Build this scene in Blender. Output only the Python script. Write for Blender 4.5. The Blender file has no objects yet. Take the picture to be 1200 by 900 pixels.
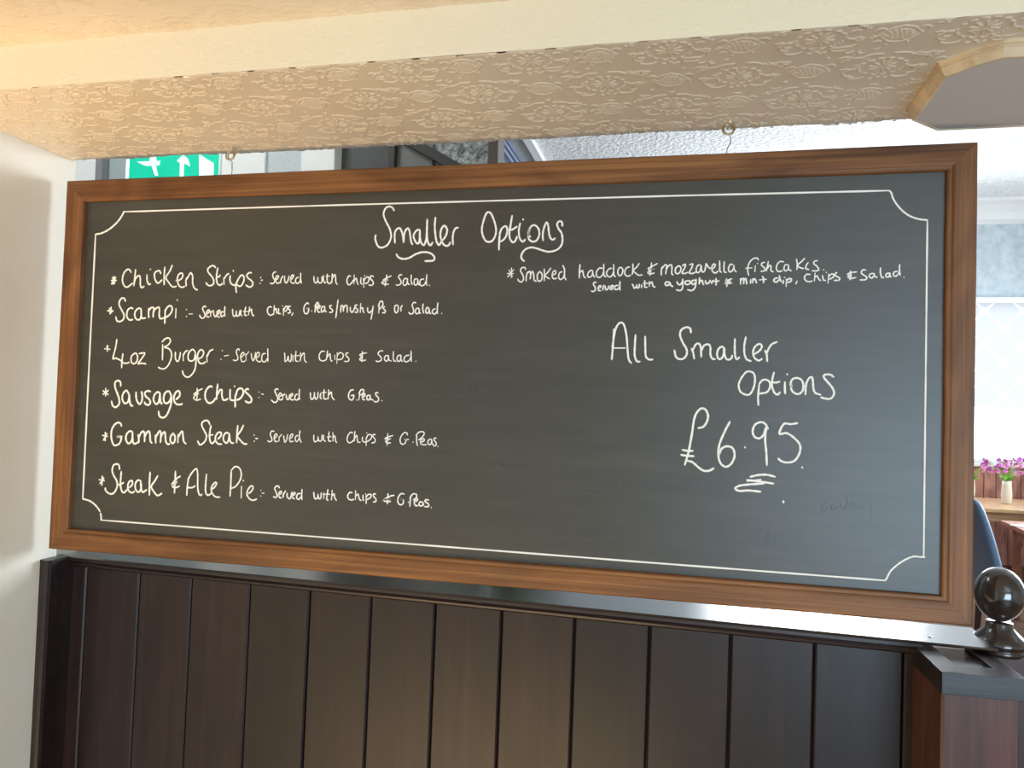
import bpy, bmesh, math, random
import numpy as np
from mathutils import Vector, Matrix
random.seed(7); rng = np.random.default_rng(7)
SC = bpy.context.scene
COL = SC.collection

# ------------------------------------------------------------------ camera
F_PX = 900.0                                   # focal length in pixels of the 1200 x 900 frame
CAM = np.array([1.25173, -1.31570, 0.31028])
ROT = np.array([[0.97454991, 0.22202413, 0.03094762],
                [0.02285734, 0.03891677, -0.99898099],
                [-0.22300226, 0.97426422, 0.03285145]])   # rows: right, down, forward
cd = bpy.data.cameras.new('camera'); cam = bpy.data.objects.new('camera', cd); COL.objects.link(cam)
cd.sensor_width = 36; cd.lens = F_PX / 1200 * 36; cd.clip_start = 0.02; cd.clip_end = 200
m = Matrix.Identity(4)
for i in range(3):
    m[i][0] = ROT[0][i]; m[i][1] = -ROT[1][i]; m[i][2] = -ROT[2][i]; m[i][3] = CAM[i]
cam.matrix_world = m
SC.camera = cam

def on(px, py, axis, val):
    """point of the plane  axis = val  that the photograph shows at (px, py)"""
    d = ROT.T @ np.array([(px - 600) / F_PX, (py - 450) / F_PX, 1.0])
    return CAM + d * (val - CAM[axis]) / d[axis]
def depth(P): return float((ROT @ (np.asarray(P) - CAM))[2])

# ------------------------------------------------------------------ world, exposure, window light, added fills
w = bpy.data.worlds.new('overcast sky'); SC.world = w; w.use_nodes = True
bg = w.node_tree.nodes['Background']; bg.inputs[0].default_value = (0.86, 0.94, 1.0, 1); bg.inputs[1].default_value = 3.2
SC.view_settings.view_transform = 'Standard'; SC.view_settings.look = 'None'
SC.view_settings.gamma = 1; SC.view_settings.use_curve_mapping = False
SC.view_settings.exposure = 0.0

def area(name, loc, target, sx, sy, power, color, spread=180):
    l = bpy.data.lights.new(name, 'AREA'); l.shape = 'RECTANGLE'; l.size = sx; l.size_y = sy
    l.energy = power; l.color = color; l.spread = math.radians(spread)
    o = bpy.data.objects.new(name, l); COL.objects.link(o); o.location = loc
    o.rotation_euler = (Vector(target) - Vector(loc)).to_track_quat('-Z', 'Y').to_euler()
    return o
# daylight: the windows of the room the photographer stands in, and of the room beyond; plus added fills
area('front_window_light', (2.55, -3.85, -0.15), (1.5, 0, 0.25), 2.7, 1.3, 140, (0.56, 0.79, 1.0))
area('added_warm_floor_fill', (0.50, -1.35, -1.16), (0.50, -0.95, 0.85), 1.2, 0.8, 26, (1.0, 0.72, 0.40))  # added warm lamp at floor level, lifts the beam and ceiling
area('added_warm_beam_fill', (0.12, -0.78, -0.62), (0.05, -0.34, 0.88), 0.16, 0.10, 2.6, (1.0, 0.62, 0.24), 75)  # invented small lamp that warms the left of the beam face
area('back_side_window_light', (5.4, 3.8, 0.9), (0.0, 1.0, 0.0), 2.4, 1.9, 340, (0.84, 0.93, 1.0))
area('added_back_side_fill', (5.4, 6.4, 1.0), (1.5, 6.2, 1.2), 1.6, 1.8, 62, (0.88, 0.95, 1.0))  # added fill to brighten the far wall, coving and tables
area('added_back_far_fill', (2.6, 7.85, 1.4), (1.0, 0, 0.4), 2.0, 1.4, 130, (0.88, 0.95, 1.0))  # added fill on the far wall, hidden behind the board
area('added_passage_fill', (-1.0, 0.55, 2.68), (-1.6, 1.8, 1.2), 1.2, 0.5, 40, (0.95, 0.98, 1.0))  # added fill, brightens the wall behind the sign

# ------------------------------------------------------------------ materials
def principled(name, color=(0.8, 0.8, 0.8), rough=0.6, spec=0.5, metal=0.0, **kw):
    mt = bpy.data.materials.new(name); mt.use_nodes = True
    b = mt.node_tree.nodes['Principled BSDF']
    b.inputs['Base Color'].default_value = (*color, 1); b.inputs['Roughness'].default_value = rough
    b.inputs['Specular IOR Level'].default_value = spec; b.inputs['Metallic'].default_value = metal
    for k, v in kw.items(): b.inputs[k.replace('_', ' ')].default_value = v
    return mt
def nodes(mt): return mt.node_tree.nodes, mt.node_tree.links, mt.node_tree.nodes['Principled BSDF']
def coord(mt, scale, kind='Object', rot=(0, 0, 0)):
    N, L, b = nodes(mt)
    tc = N.new('ShaderNodeTexCoord'); mp = N.new('ShaderNodeMapping')
    mp.inputs['Scale'].default_value = scale; mp.inputs['Rotation'].default_value = rot
    L.new(tc.outputs[kind], mp.inputs[0]); return mp.outputs[0]
def noise(mt, vec, scale, detail=4, rough=0.55, dist=0.0):
    N, L, b = nodes(mt); n = N.new('ShaderNodeTexNoise')
    n.inputs['Scale'].default_value = scale; n.inputs['Detail'].default_value = detail
    n.inputs['Roughness'].default_value = rough; n.inputs['Distortion'].default_value = dist
    L.new(vec, n.inputs['Vector']); return n.outputs['Fac']
def ramp(mt, fac, stops):
    N, L, b = nodes(mt); r = N.new('ShaderNodeValToRGB'); el = r.color_ramp.elements
    while len(el) < len(stops): el.new(0.5)
    for e, (p, c) in zip(el, stops): e.position = p; e.color = (*c, 1)
    L.new(fac, r.inputs[0]); return r.outputs[0]
def mix(mt, a, b_, fac, mode='MIX'):
    N, L, b = nodes(mt); x = N.new('ShaderNodeMix'); x.data_type = 'RGBA'; x.blend_type = mode
    for sock, v in ((x.inputs[0], fac), (x.inputs[6], a), (x.inputs[7], b_)):
        if isinstance(v, (int, float)): sock.default_value = v
        elif isinstance(v, tuple): sock.default_value = (*v, 1)
        else: L.new(v, sock)
    return x.outputs[2]
def bump(mt, h, strength, dist):
    N, L, b = nodes(mt); x = N.new('ShaderNodeBump'); x.inputs['Strength'].default_value = strength
    x.inputs['Distance'].default_value = dist; L.new(h, x.inputs['Height']); L.new(x.outputs[0], b.inputs['Normal'])
def setc(mt, c, sock='Base Color'):
    N, L, b = nodes(mt); L.new(c, b.inputs[sock])

def wood(name, dark, mid, light, along, rough=0.45, spec=0.5, grain=1.0, coat=0.0, knots=False, vary=0.0, blot=0.85):
    """stained wood; 'along' is the axis the grain runs along"""
    mt = principled(name, mid, rough, spec); N, L, b = nodes(mt)
    b.inputs['Coat Weight'].default_value = coat; b.inputs['Coat Roughness'].default_value = 0.12
    s = [55 * grain] * 3; s[along] = 2.2
    v = coord(mt, tuple(s)); f1 = noise(mt, v, 1.0, 6, 0.65, 0.6)
    s2 = [9] * 3; s2[along] = 2.6
    f2 = noise(mt, coord(mt, tuple(s2)), 1.0, 3, 0.5, 1.2)
    c = ramp(mt, f1, [(0.30, dark), (0.52, mid), (0.75, light)])
    c2 = ramp(mt, f2, [(0.30, (0.48, 0.42, 0.38)), (0.52, (1, 1, 1)), (0.74, (1.4, 1.35, 1.2))])
    c = mix(mt, c, c2, blot, 'MULTIPLY')
    if knots:
        vo = N.new('ShaderNodeTexVoronoi'); s3 = [9] * 3; s3[along] = 3.1
        L.new(coord(mt, tuple(s3)), vo.inputs['Vector']); vo.inputs['Scale'].default_value = 1
        k = ramp(mt, vo.outputs['Distance'], [(0.0, (0.25, 0.2, 0.17)), (0.11, (0.5, 0.42, 0.36)), (0.2, (1, 1, 1))])
        c = mix(mt, c, k, 0.75, 'MULTIPLY')
    if vary:
        oi = N.new('ShaderNodeObjectInfo')
        r = ramp(mt, oi.outputs['Random'], [(0, (1 - vary,) * 3), (1, (1 + vary, 1 + vary * .7, 1 + vary * .5))])
        c = mix(mt, c, r, 1.0, 'MULTIPLY')
    setc(mt, c); bump(mt, f1, 0.25, 0.0012)
    return mt

M = {}
M['wall'] = principled('painted_plaster', (0.72, 0.69, 0.63), 0.55, 0.35)
v = coord(M['wall'], (1, 1, 1)); n1 = noise(M['wall'], v, 3.0, 3)
setc(M['wall'], ramp(M['wall'], n1, [(0.3, (0.76, 0.71, 0.61)), (0.7, (0.81, 0.77, 0.68))]))
bump(M['wall'], noise(M['wall'], v, 14, 4), 0.25, 0.004)
M['backwall'] = principled('pale_blue_grey_wall', (0.52, 0.57, 0.60), 0.6)
bump(M['backwall'], noise(M['backwall'], coord(M['backwall'], (1, 1, 1)), 60, 3), 0.4, 0.01)
M['anaglypta'] = principled('painted_embossed_paper', (0.60, 0.53, 0.43), 0.27, 0.6)
setc(M['anaglypta'], ramp(M['anaglypta'], noise(M['anaglypta'], coord(M['anaglypta'], (1, 1, 1)), 2.2, 3),
     [(0.35, (0.68, 0.60, 0.50)), (0.65, (0.74, 0.67, 0.56))]))
M['beamface'] = principled('cream_gloss_paint', (0.84, 0.75, 0.56), 0.42, 0.4)
M['backceil'] = principled('stippled_white_ceiling', (0.78, 0.80, 0.80), 0.8)
vs = coord(M['backceil'], (1, 1, 1)); ns = noise(M['backceil'], vs, 27, 3, 0.6)
setc(M['backceil'], ramp(M['backceil'], ns, [(0.38, (0.72, 0.74, 0.75)), (0.6, (0.86, 0.88, 0.88))]))
bump(M['backceil'], ns, 0.9, 0.03)
M['white'] = principled('white_gloss_paint', (0.80, 0.82, 0.82), 0.4)
M['floor'] = wood('floorboards', (0.05, 0.025, 0.012), (0.12, 0.06, 0.03), (0.2, 0.11, 0.06), 1, 0.4)

# dark varnished partition wood
DK = ((0.0070, 0.0032, 0.0032), (0.0140, 0.0062, 0.0062), (0.025, 0.0112, 0.0105))
M['plank'] = wood('dark_varnished_plank', *DK, along=2, rough=0.40, spec=0.50, coat=0.0, vary=0.35)
M['railwood'] = wood('dark_varnished_rail', *DK, along=0, rough=0.38, spec=0.6, coat=0.12)
M['ledge'] = wood('glossy_ledge', (0.02, 0.015, 0.014), (0.035, 0.027, 0.024), (0.05, 0.04, 0.035), along=0, rough=0.26, spec=1.0, coat=1.0)
nodes(M['ledge'])[2].inputs['Coat Roughness'].default_value = 0.24
nodes(M['ledge'])[2].inputs['Coat IOR'].default_value = 1.75
for l_ in list(M['ledge'].node_tree.links):
    if l_.to_socket.name == 'Normal': M['ledge'].node_tree.links.remove(l_)
M['post'] = wood('dark_varnished_post', (0.045, 0.016, 0.012), (0.085, 0.032, 0.023), (0.12, 0.050, 0.036), along=2, rough=0.42, spec=0.4, coat=0.0)
M['gloss_dark'] = principled('dark_gloss_turned_wood', (0.030, 0.018, 0.014), 0.16, 0.7, Coat_Weight=0.8, Coat_Roughness=0.08)

# board
M['slate'] = principled('blackboard_paint', (0.045, 0.043, 0.038), 0.42, 0.75)
vb = coord(M['slate'], (1, 1, 1)); vb2 = coord(M['slate'], (6, 1, 60)); vb3 = coord(M['slate'], (1.6, 1, 9))
f = noise(M['slate'], vb2, 1.0, 5, 0.6); g = noise(M['slate'], vb3, 1.4, 5, 0.62, 0.5)
c = ramp(M['slate'], f, [(0.35, (0.037, 0.035, 0.027)), (0.62, (0.047, 0.044, 0.035)), (0.80, (0.064, 0.061, 0.052))])
c = mix(M['slate'], c, ramp(M['slate'], g, [(0.45, (0.92, 0.92, 0.92)), (0.62, (1.1, 1.1, 1.1)), (0.78, (1.5, 1.5, 1.5))]), 0.8, 'MULTIPLY')
setc(M['slate'], c); bump(M['slate'], f, 0.15, 0.0006)
M['chalk'] = principled('white_chalk_pen', (0.93, 0.92, 0.87), 0.85, 0.2)
M['ghost'] = principled('wiped_chalk_trace', (0.058, 0.056, 0.052), 0.42, 0.75)
FR = ((0.115, 0.045, 0.014), (0.205, 0.086, 0.029), (0.30, 0.14, 0.05))
M['frame_h'] = wood('stained_pine_rail', *FR, along=0, rough=0.5, spec=0.35, grain=2.6, knots=True)
M['frame_v'] = wood('stained_pine_stile', *FR, along=2, rough=0.5, spec=0.35, grain=2.6, knots=True)
M['brass'] = principled('tarnished_brass', (0.62, 0.52, 0.33), 0.32, metal=1.0)
M['steel'] = principled('dull_steel', (0.42, 0.41, 0.38), 0.38, metal=1.0)

# ------------------------------------------------------------------ helpers
def link(name, me, mat=None, parent=None):
    o = bpy.data.objects.new(name, me); COL.objects.link(o)
    if mat: me.materials.append(mat)
    if parent: o.parent = parent
    return o
def obj(name, bm, mat, parent=None, smooth=False):
    me = bpy.data.meshes.new(name); bm.normal_update(); bm.to_mesh(me); bm.free()
    if smooth:
        me.polygons.foreach_set('use_smooth', [True] * len(me.polygons))
    return link(name, me, mat, parent)
def tag(o, label=None, cat=None, group=None, kind=None):
    for k, v in (('label', label), ('category', cat), ('group', group), ('kind', kind)):
        if v: o[k] = v
    return o
def thing(name, loc, label, cat, group=None, rot=(0, 0, 0)):
    o = bpy.data.objects.new(name, None); COL.objects.link(o); o.empty_display_size = 0.05
    o.location = loc; o.rotation_euler = rot; return tag(o, label, cat, group)
def struct(name, bm, mat): return tag(obj(name, bm, mat), kind='structure')
def box(bm, x0, x1, y0, y1, z0, z1, bev=0.0):
    vs = [bm.verts.new((x, y, z)) for x in (x0, x1) for y in (y0, y1) for z in (z0, z1)]
    q = [(0, 1, 3, 2), (4, 6, 7, 5), (0, 4, 5, 1), (2, 3, 7, 6), (0, 2, 6, 4), (1, 5, 7, 3)]
    fs = [bm.faces.new([vs[i] for i in f]) for f in q]
    if bev:
        es = list({e for f in fs for e in f.edges})
        bmesh.ops.bevel(bm, geom=es, offset=bev, segments=2, affect='EDGES', profile=0.6)
def boxo(name, dims, mat, parent=None, bev=0.0):
    bm = bmesh.new(); box(bm, *dims, bev); return obj(name, bm, mat, parent)
def prism(bm, pts, y0=None, y1=None, axis=1, a=None, b=None):
    """extrude a closed 2-D outline along an axis"""
    a = y0 if a is None else a; b = y1 if b is None else b
    def P(p, t):
        if axis == 1: return (p[0], t, p[1])
        if axis == 2: return (p[0], p[1], t)
        return (t, p[0], p[1])
    A = [bm.verts.new(P(p, a)) for p in pts]; B = [bm.verts.new(P(p, b)) for p in pts]
    n = len(pts); bm.faces.new(A[::-1]); bm.faces.new(B)
    for i in range(n): bm.faces.new((A[i], A[(i + 1) % n], B[(i + 1) % n], B[i]))
    bmesh.ops.recalc_face_normals(bm, faces=bm.faces)
def lathe(bm, prof, seg=40, c=(0, 0)):
    rings = []
    for r, z in prof:
        rings.append([bm.verts.new((c[0] + max(r, 1e-4) * math.cos(2 * math.pi * k / seg), c[1] + max(r, 1e-4) * math.sin(2 * math.pi * k / seg), z)) for k in range(seg)])
    for a, b in zip(rings, rings[1:]):
        for k in range(seg): bm.faces.new((a[k], a[(k + 1) % seg], b[(k + 1) % seg], b[k]))
    bm.faces.new(rings[0][::-1]); bm.faces.new(rings[-1])
def tube(bm, pts, r, seg=10, closed=False):
    pts = [Vector(p) for p in pts]; n = len(pts); rings = []
    up = Vector((0.13, 0.97, 0.2)).normalized()
    for i, p in enumerate(pts):
        a = pts[(i - 1) % n] if (closed or i) else pts[0]; b = pts[(i + 1) % n] if (closed or i < n - 1) else pts[-1]
        t = (b - a).normalized(); u = t.cross(up)
        if u.length < 1e-3: u = t.cross(Vector((1, 0, 0)))
        u.normalize(); v = t.cross(u)
        rr = r(i / (n - 1)) if callable(r) else r
        rings.append([bm.verts.new(p + (u * math.cos(2 * math.pi * k / seg) + v * math.sin(2 * math.pi * k / seg)) * rr) for k in range(seg)])
    rng_ = range(n) if closed else range(n - 1)
    for i in rng_:
        a, b = rings[i], rings[(i + 1) % n]
        for k in range(seg): bm.faces.new((a[k], a[(k + 1) % seg], b[(k + 1) % seg], b[k]))
    if not closed: bm.faces.new(rings[0][::-1]); bm.faces.new(rings[-1])
def grid_mesh(name, X, Y, Z, mat, smooth=True):
    """mesh from 2-D arrays of coordinates"""
    h, wd = X.shape; co = np.stack([X, Y, Z], -1).reshape(-1, 3).astype(np.float32)
    i = np.arange(h * wd).reshape(h, wd)
    q = np.stack([i[:-1, :-1], i[:-1, 1:], i[1:, 1:], i[1:, :-1]], -1).reshape(-1, 4)
    me = bpy.data.meshes.new(name); me.vertices.add(len(co)); me.vertices.foreach_set('co', co.ravel())
    me.loops.add(q.size); me.loops.foreach_set('vertex_index', q.ravel().astype(np.int32))
    me.polygons.add(len(q)); me.polygons.foreach_set('loop_start', np.arange(0, q.size, 4, dtype=np.int32))
    me.polygons.foreach_set('use_smooth', np.ones(len(q), dtype=bool))
    me.update(); me.validate(); return link(name, me, mat)

# ------------------------------------------------------------------ room shell
ZF, ZS, ZC, ZB = -1.20, 0.809, 0.882, 2.75     # floor, beam underside, front ceiling, back-room ceiling
XW, YB, YR = -0.032, -0.29, 0.068              # left wall face, beam front, beam rear
XR, YN = 4.6, -4.0
YL, YH = 1.8, 8.0                              # near-left back wall, far wall
XE = 5.6

def tile_height():
    """one repeat of the embossed paper: lozenge with lattice, flower, scrolls, dots"""
    PX, PY = 0.195, 0.190; n = 390, 380
    xs = (np.arange(n[0]) + .5) / n[0] * PX; ys = (np.arange(n[1]) + .5) / n[1] * PY
    GX, GY = np.meshgrid(xs, ys); H = np.zeros_like(GX)
    def seg(a, b, wd=0.0010, amp=1.0):
        nonlocal H
        for ox in (-PX, 0, PX):
            for oy in (-PY, 0, PY):
                ax, ay = a[0] + ox, a[1] + oy; bx, by = b[0] + ox, b[1] + oy
                if max(ax, bx) < -.01 or min(ax, bx) > PX + .01 or max(ay, by) < -.01 or min(ay, by) > PY + .01: continue
                dx, dy = bx - ax, by - ay; L2 = dx * dx + dy * dy + 1e-12
                t = np.clip(((GX - ax) * dx + (GY - ay) * dy) / L2, 0, 1)
                d2 = (GX - ax - t * dx) ** 2 + (GY - ay - t * dy) ** 2
                H = np.maximum(H, amp * np.exp(-d2 / wd ** 2))
    def poly(pts, **k):
        for a, b in zip(pts, pts[1:]): seg(a, b, **k)
    def arc(cx, cy, rx, ry, a0, a1, n=8, **k):
        poly([(cx + rx * math.cos(math.radians(a0 + (a1 - a0) * i / n)), cy + ry * math.sin(math.radians(a0 + (a1 - a0) * i / n))) for i in range(n + 1)], **k)
    for lx, ly in ((0, 0), (PX / 2, PY / 2)):
        for i in range(-2, 3):                                           # lattice
            l = 0.016 - abs(i) * 0.004
            seg((lx + i * .006 - l * .3, ly - l), (lx + i * .006 + l * .3, ly + l)); seg((lx - l * 1.3, ly + i * .0055), (lx + l * 1.3, ly + i * .0055))
        poly([(lx - .026, ly), (lx - .013, ly - .017), (lx, ly - .022), (lx + .013, ly - .017), (lx + .026, ly), (lx + .013, ly + .017), (lx, ly + .022), (lx - .013, ly + .017), (lx - .026, ly)])
        arc(lx - .026, ly - .006, .007, .012, 200, 330); arc(lx + .026, ly - .006, .007, .012, 210, 340)
    for fx, fy in ((PX / 2, 0), (0, PY / 2)):
        for k in range(10):                                              # petals
            a = math.radians(36 * k + 9); r0, r1 = .006, .017
            seg((fx + r0 * math.cos(a), fy + r0 * math.sin(a)), (fx + r1 * math.cos(a), fy + r1 * math.sin(a)), wd=.0014)
        for k in range(14):
            a = math.radians(360 / 14 * k); r = .024
            arc(fx + r * 1.2 * math.cos(a), fy + r * math.sin(a), .0035, .003, math.degrees(a) - 80, math.degrees(a) + 80, 4)
        for k in range(5):
            a = math.radians(72 * k); seg((fx + .003 * math.cos(a), fy + .003 * math.sin(a)), (fx + .0031 * math.cos(a), fy + .003 * math.sin(a)), wd=.0016)
        for sx in (-1, 1):                                               # scrolls round the flower
            arc(fx + sx * .038, fy + .016, .012, .010, 90 if sx < 0 else 90, 250 if sx < 0 else -70)
            arc(fx + sx * .034, fy - .018, .020, .014, 190 if sx < 0 else 350, 285 if sx < 0 else 255)
            arc(fx + sx * .014, fy - .030, .018, .011, 200 if sx < 0 else 340, 290 if sx < 0 else 250)
            poly([(fx + sx * .034, fy + .002), (fx + sx * .043, fy + .005), (fx + sx * .048, fy + .001), (fx + sx * .055, fy + .004)])
            arc(fx + sx * .030, fy + .030, .012, .007, 20, 160)
            for q in range(3): seg((fx + sx * (.045 + .006 * q), fy - .034 + .006 * q), (fx + sx * (.046 + .006 * q), fy - .034 + .006 * q), wd=.0014)
        seg((fx, fy + .034), (fx + .003, fy + .035), wd=.0016); seg((fx - .01, fy + .038), (fx - .006, fy + .039), wd=.0013); seg((fx + .01, fy + .038), (fx + .013, fy + .037), wd=.0013)
    rr_ = random.Random(3)                                               # small leaves and dashes between the motifs
    for k in range(46):
        cx, cy = rr_.uniform(0, PX), rr_.uniform(0, PY)
        if min(math.hypot(((cx - a + PX / 2) % PX - PX / 2) / 1.25, (cy - b + PY / 2) % PY - PY / 2) for a, b in ((0, 0), (PX / 2, PY / 2), (PX / 2, 0), (0, PY / 2))) < .021: continue
        arc(cx, cy, rr_.uniform(.004, .008), rr_.uniform(.0025, .005), rr_.uniform(0, 360), rr_.uniform(0, 360), 5)
    return H, PX, PY
TH, TPX, TPY = tile_height()
def relief(U, V):
    u = ((U / TPX) % 1) * TH.shape[1] - .5; v = ((V / TPY) % 1) * TH.shape[0] - .5
    i0 = np.floor(u).astype(int); j0 = np.floor(v).astype(int); a = u - i0; b = v - j0
    i1 = (i0 + 1) % TH.shape[1]; j1 = (j0 + 1) % TH.shape[0]; i0 %= TH.shape[1]; j0 %= TH.shape[0]
    return (TH[j0, i0] * (1 - a) + TH[j0, i1] * a) * (1 - b) + (TH[j1, i0] * (1 - a) + TH[j1, i1] * a) * b
def wob(X, amp, s, seed):
    r = np.random.default_rng(seed); o = np.zeros_like(X)
    for k in range(7): o += r.normal() * np.sin(X * s * (0.4 + k * 0.9) + r.uniform(0, 6))
    return o * amp / 3
# beam underside (rolls over softly at the front and rear edges)
xs = np.arange(XW - 0.004, 1.95, 0.00125); ys = np.arange(0, 1.0001, 1 / 300)
X, T = np.meshgrid(xs, ys)
edge_r = YR + wob(X, 0.0026, 9, 3) + 0.010 * np.minimum(0, (X - 0.45) / 0.5) * (X < .45); edge_f = YB + wob(X, 0.0007, 11, 5)
Y = edge_f + (edge_r - edge_f) * T
Hh = relief(X - 0.924, Y + 0.258)
dr = np.clip((Y - (edge_r - 0.020)) / 0.020, 0, 1); df = np.clip(((edge_f + 0.006) - Y) / 0.006, 0, 1)
Z = ZS - 0.0019 * Hh + 0.009 * (dr ** 2.4) + 0.0012 * df ** 2.2 + wob(X, 0.0006, 3, 9)
s_ = grid_mesh('trim_1', X, Y, Z, M['anaglypta']); tag(s_, kind='structure')
# beam front face
zs = np.arange(0, 1.0001, 1 / 44); xs2 = np.arange(XW - 0.004, 1.95, 0.0018); X, T = np.meshgrid(xs2, zs)
Zf = (ZS + 0.0008) + (ZC + 0.001 - ZS - 0.0008) * T
Yf = YB + wob(X, 0.0007, 11, 5) - 0.0005 * relief(X * 1.0 - .9, Zf)
tag(grid_mesh('trim_2', X, Yf, Zf, M['beamface']), kind='structure')
# embossed ceiling in front of the beam
xs3 = np.arange(XW - 0.004, 1.95, 0.0024); ys3 = np.arange(-0.75, YB + 0.002, 0.0024); X, Y = np.meshgrid(xs3, ys3)
Z = ZC - 0.0018 * relief(X - 0.87, Y + 0.31)
tag(grid_mesh('ceiling', X, Y, Z, M['anaglypta']), kind='structure')
bm = bmesh.new()                                                         # the rest of the beam and of the front ceiling
box(bm, XW - .2, XR, YB + .004, YR - .012, ZS + .010, ZB + .1); struct('trim_3', bm, M['beamface'])
bm = bmesh.new(); box(bm, 1.94, XR, YB, YR, ZS, ZC + .05); struct('trim_4', bm, M['beamface'])
bm = bmesh.new(); box(bm, XW - .2, XR, YN, YB + .01, ZC + .006, ZC + .1); struct('ceiling_2', bm, M['anaglypta'])
# walls
bm = bmesh.new()
box(bm, XW - 0.19, XW, YN, 0.075, ZF, ZC + .02)
bmesh.ops.bevel(bm, geom=[e for e in bm.edges if all(abs(v.co.y - .075) < 1e-4 and abs(v.co.x - XW) < 1e-4 for v in e.verts)], offset=.018, segments=5, affect='EDGES')
struct('wall_left', bm, M['wall'])
bm = bmesh.new(); box(bm, XW - .2, XR, YN - .1, YN, ZF, ZC); struct('wall_behind', bm, M['wall'])
bm = bmesh.new(); box(bm, XR, XR + .1, YN, YR, ZF, ZC + .02); struct('wall_right', bm, M['wall'])
bm = bmesh.new(); box(bm, -4.2, XE + .1, YN - .1, YH + .1, ZF - .05, ZF); struct('floor', bm, M['floor'])
bm = bmesh.new(); box(bm, -4.2, XE + .1, YR - .01, YH + .1, ZB, ZB + .1); struct('ceiling_3', bm, M['backceil'])
bm = bmesh.new(); box(bm, -4.3, -4.2, 0.0, YH, ZF, ZB); struct('wall_back_left', bm, M['backwall'])
bm = bmesh.new(); box(bm, XE, XE + .1, YR, YH, ZF, ZB); struct('wall_back_right', bm, M['backwall'])
bm = bmesh.new(); box(bm, -4.3, XW - .19, 0.0, 0.075, ZF, ZB); struct('wall_back_near', bm, M['wall'])
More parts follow.
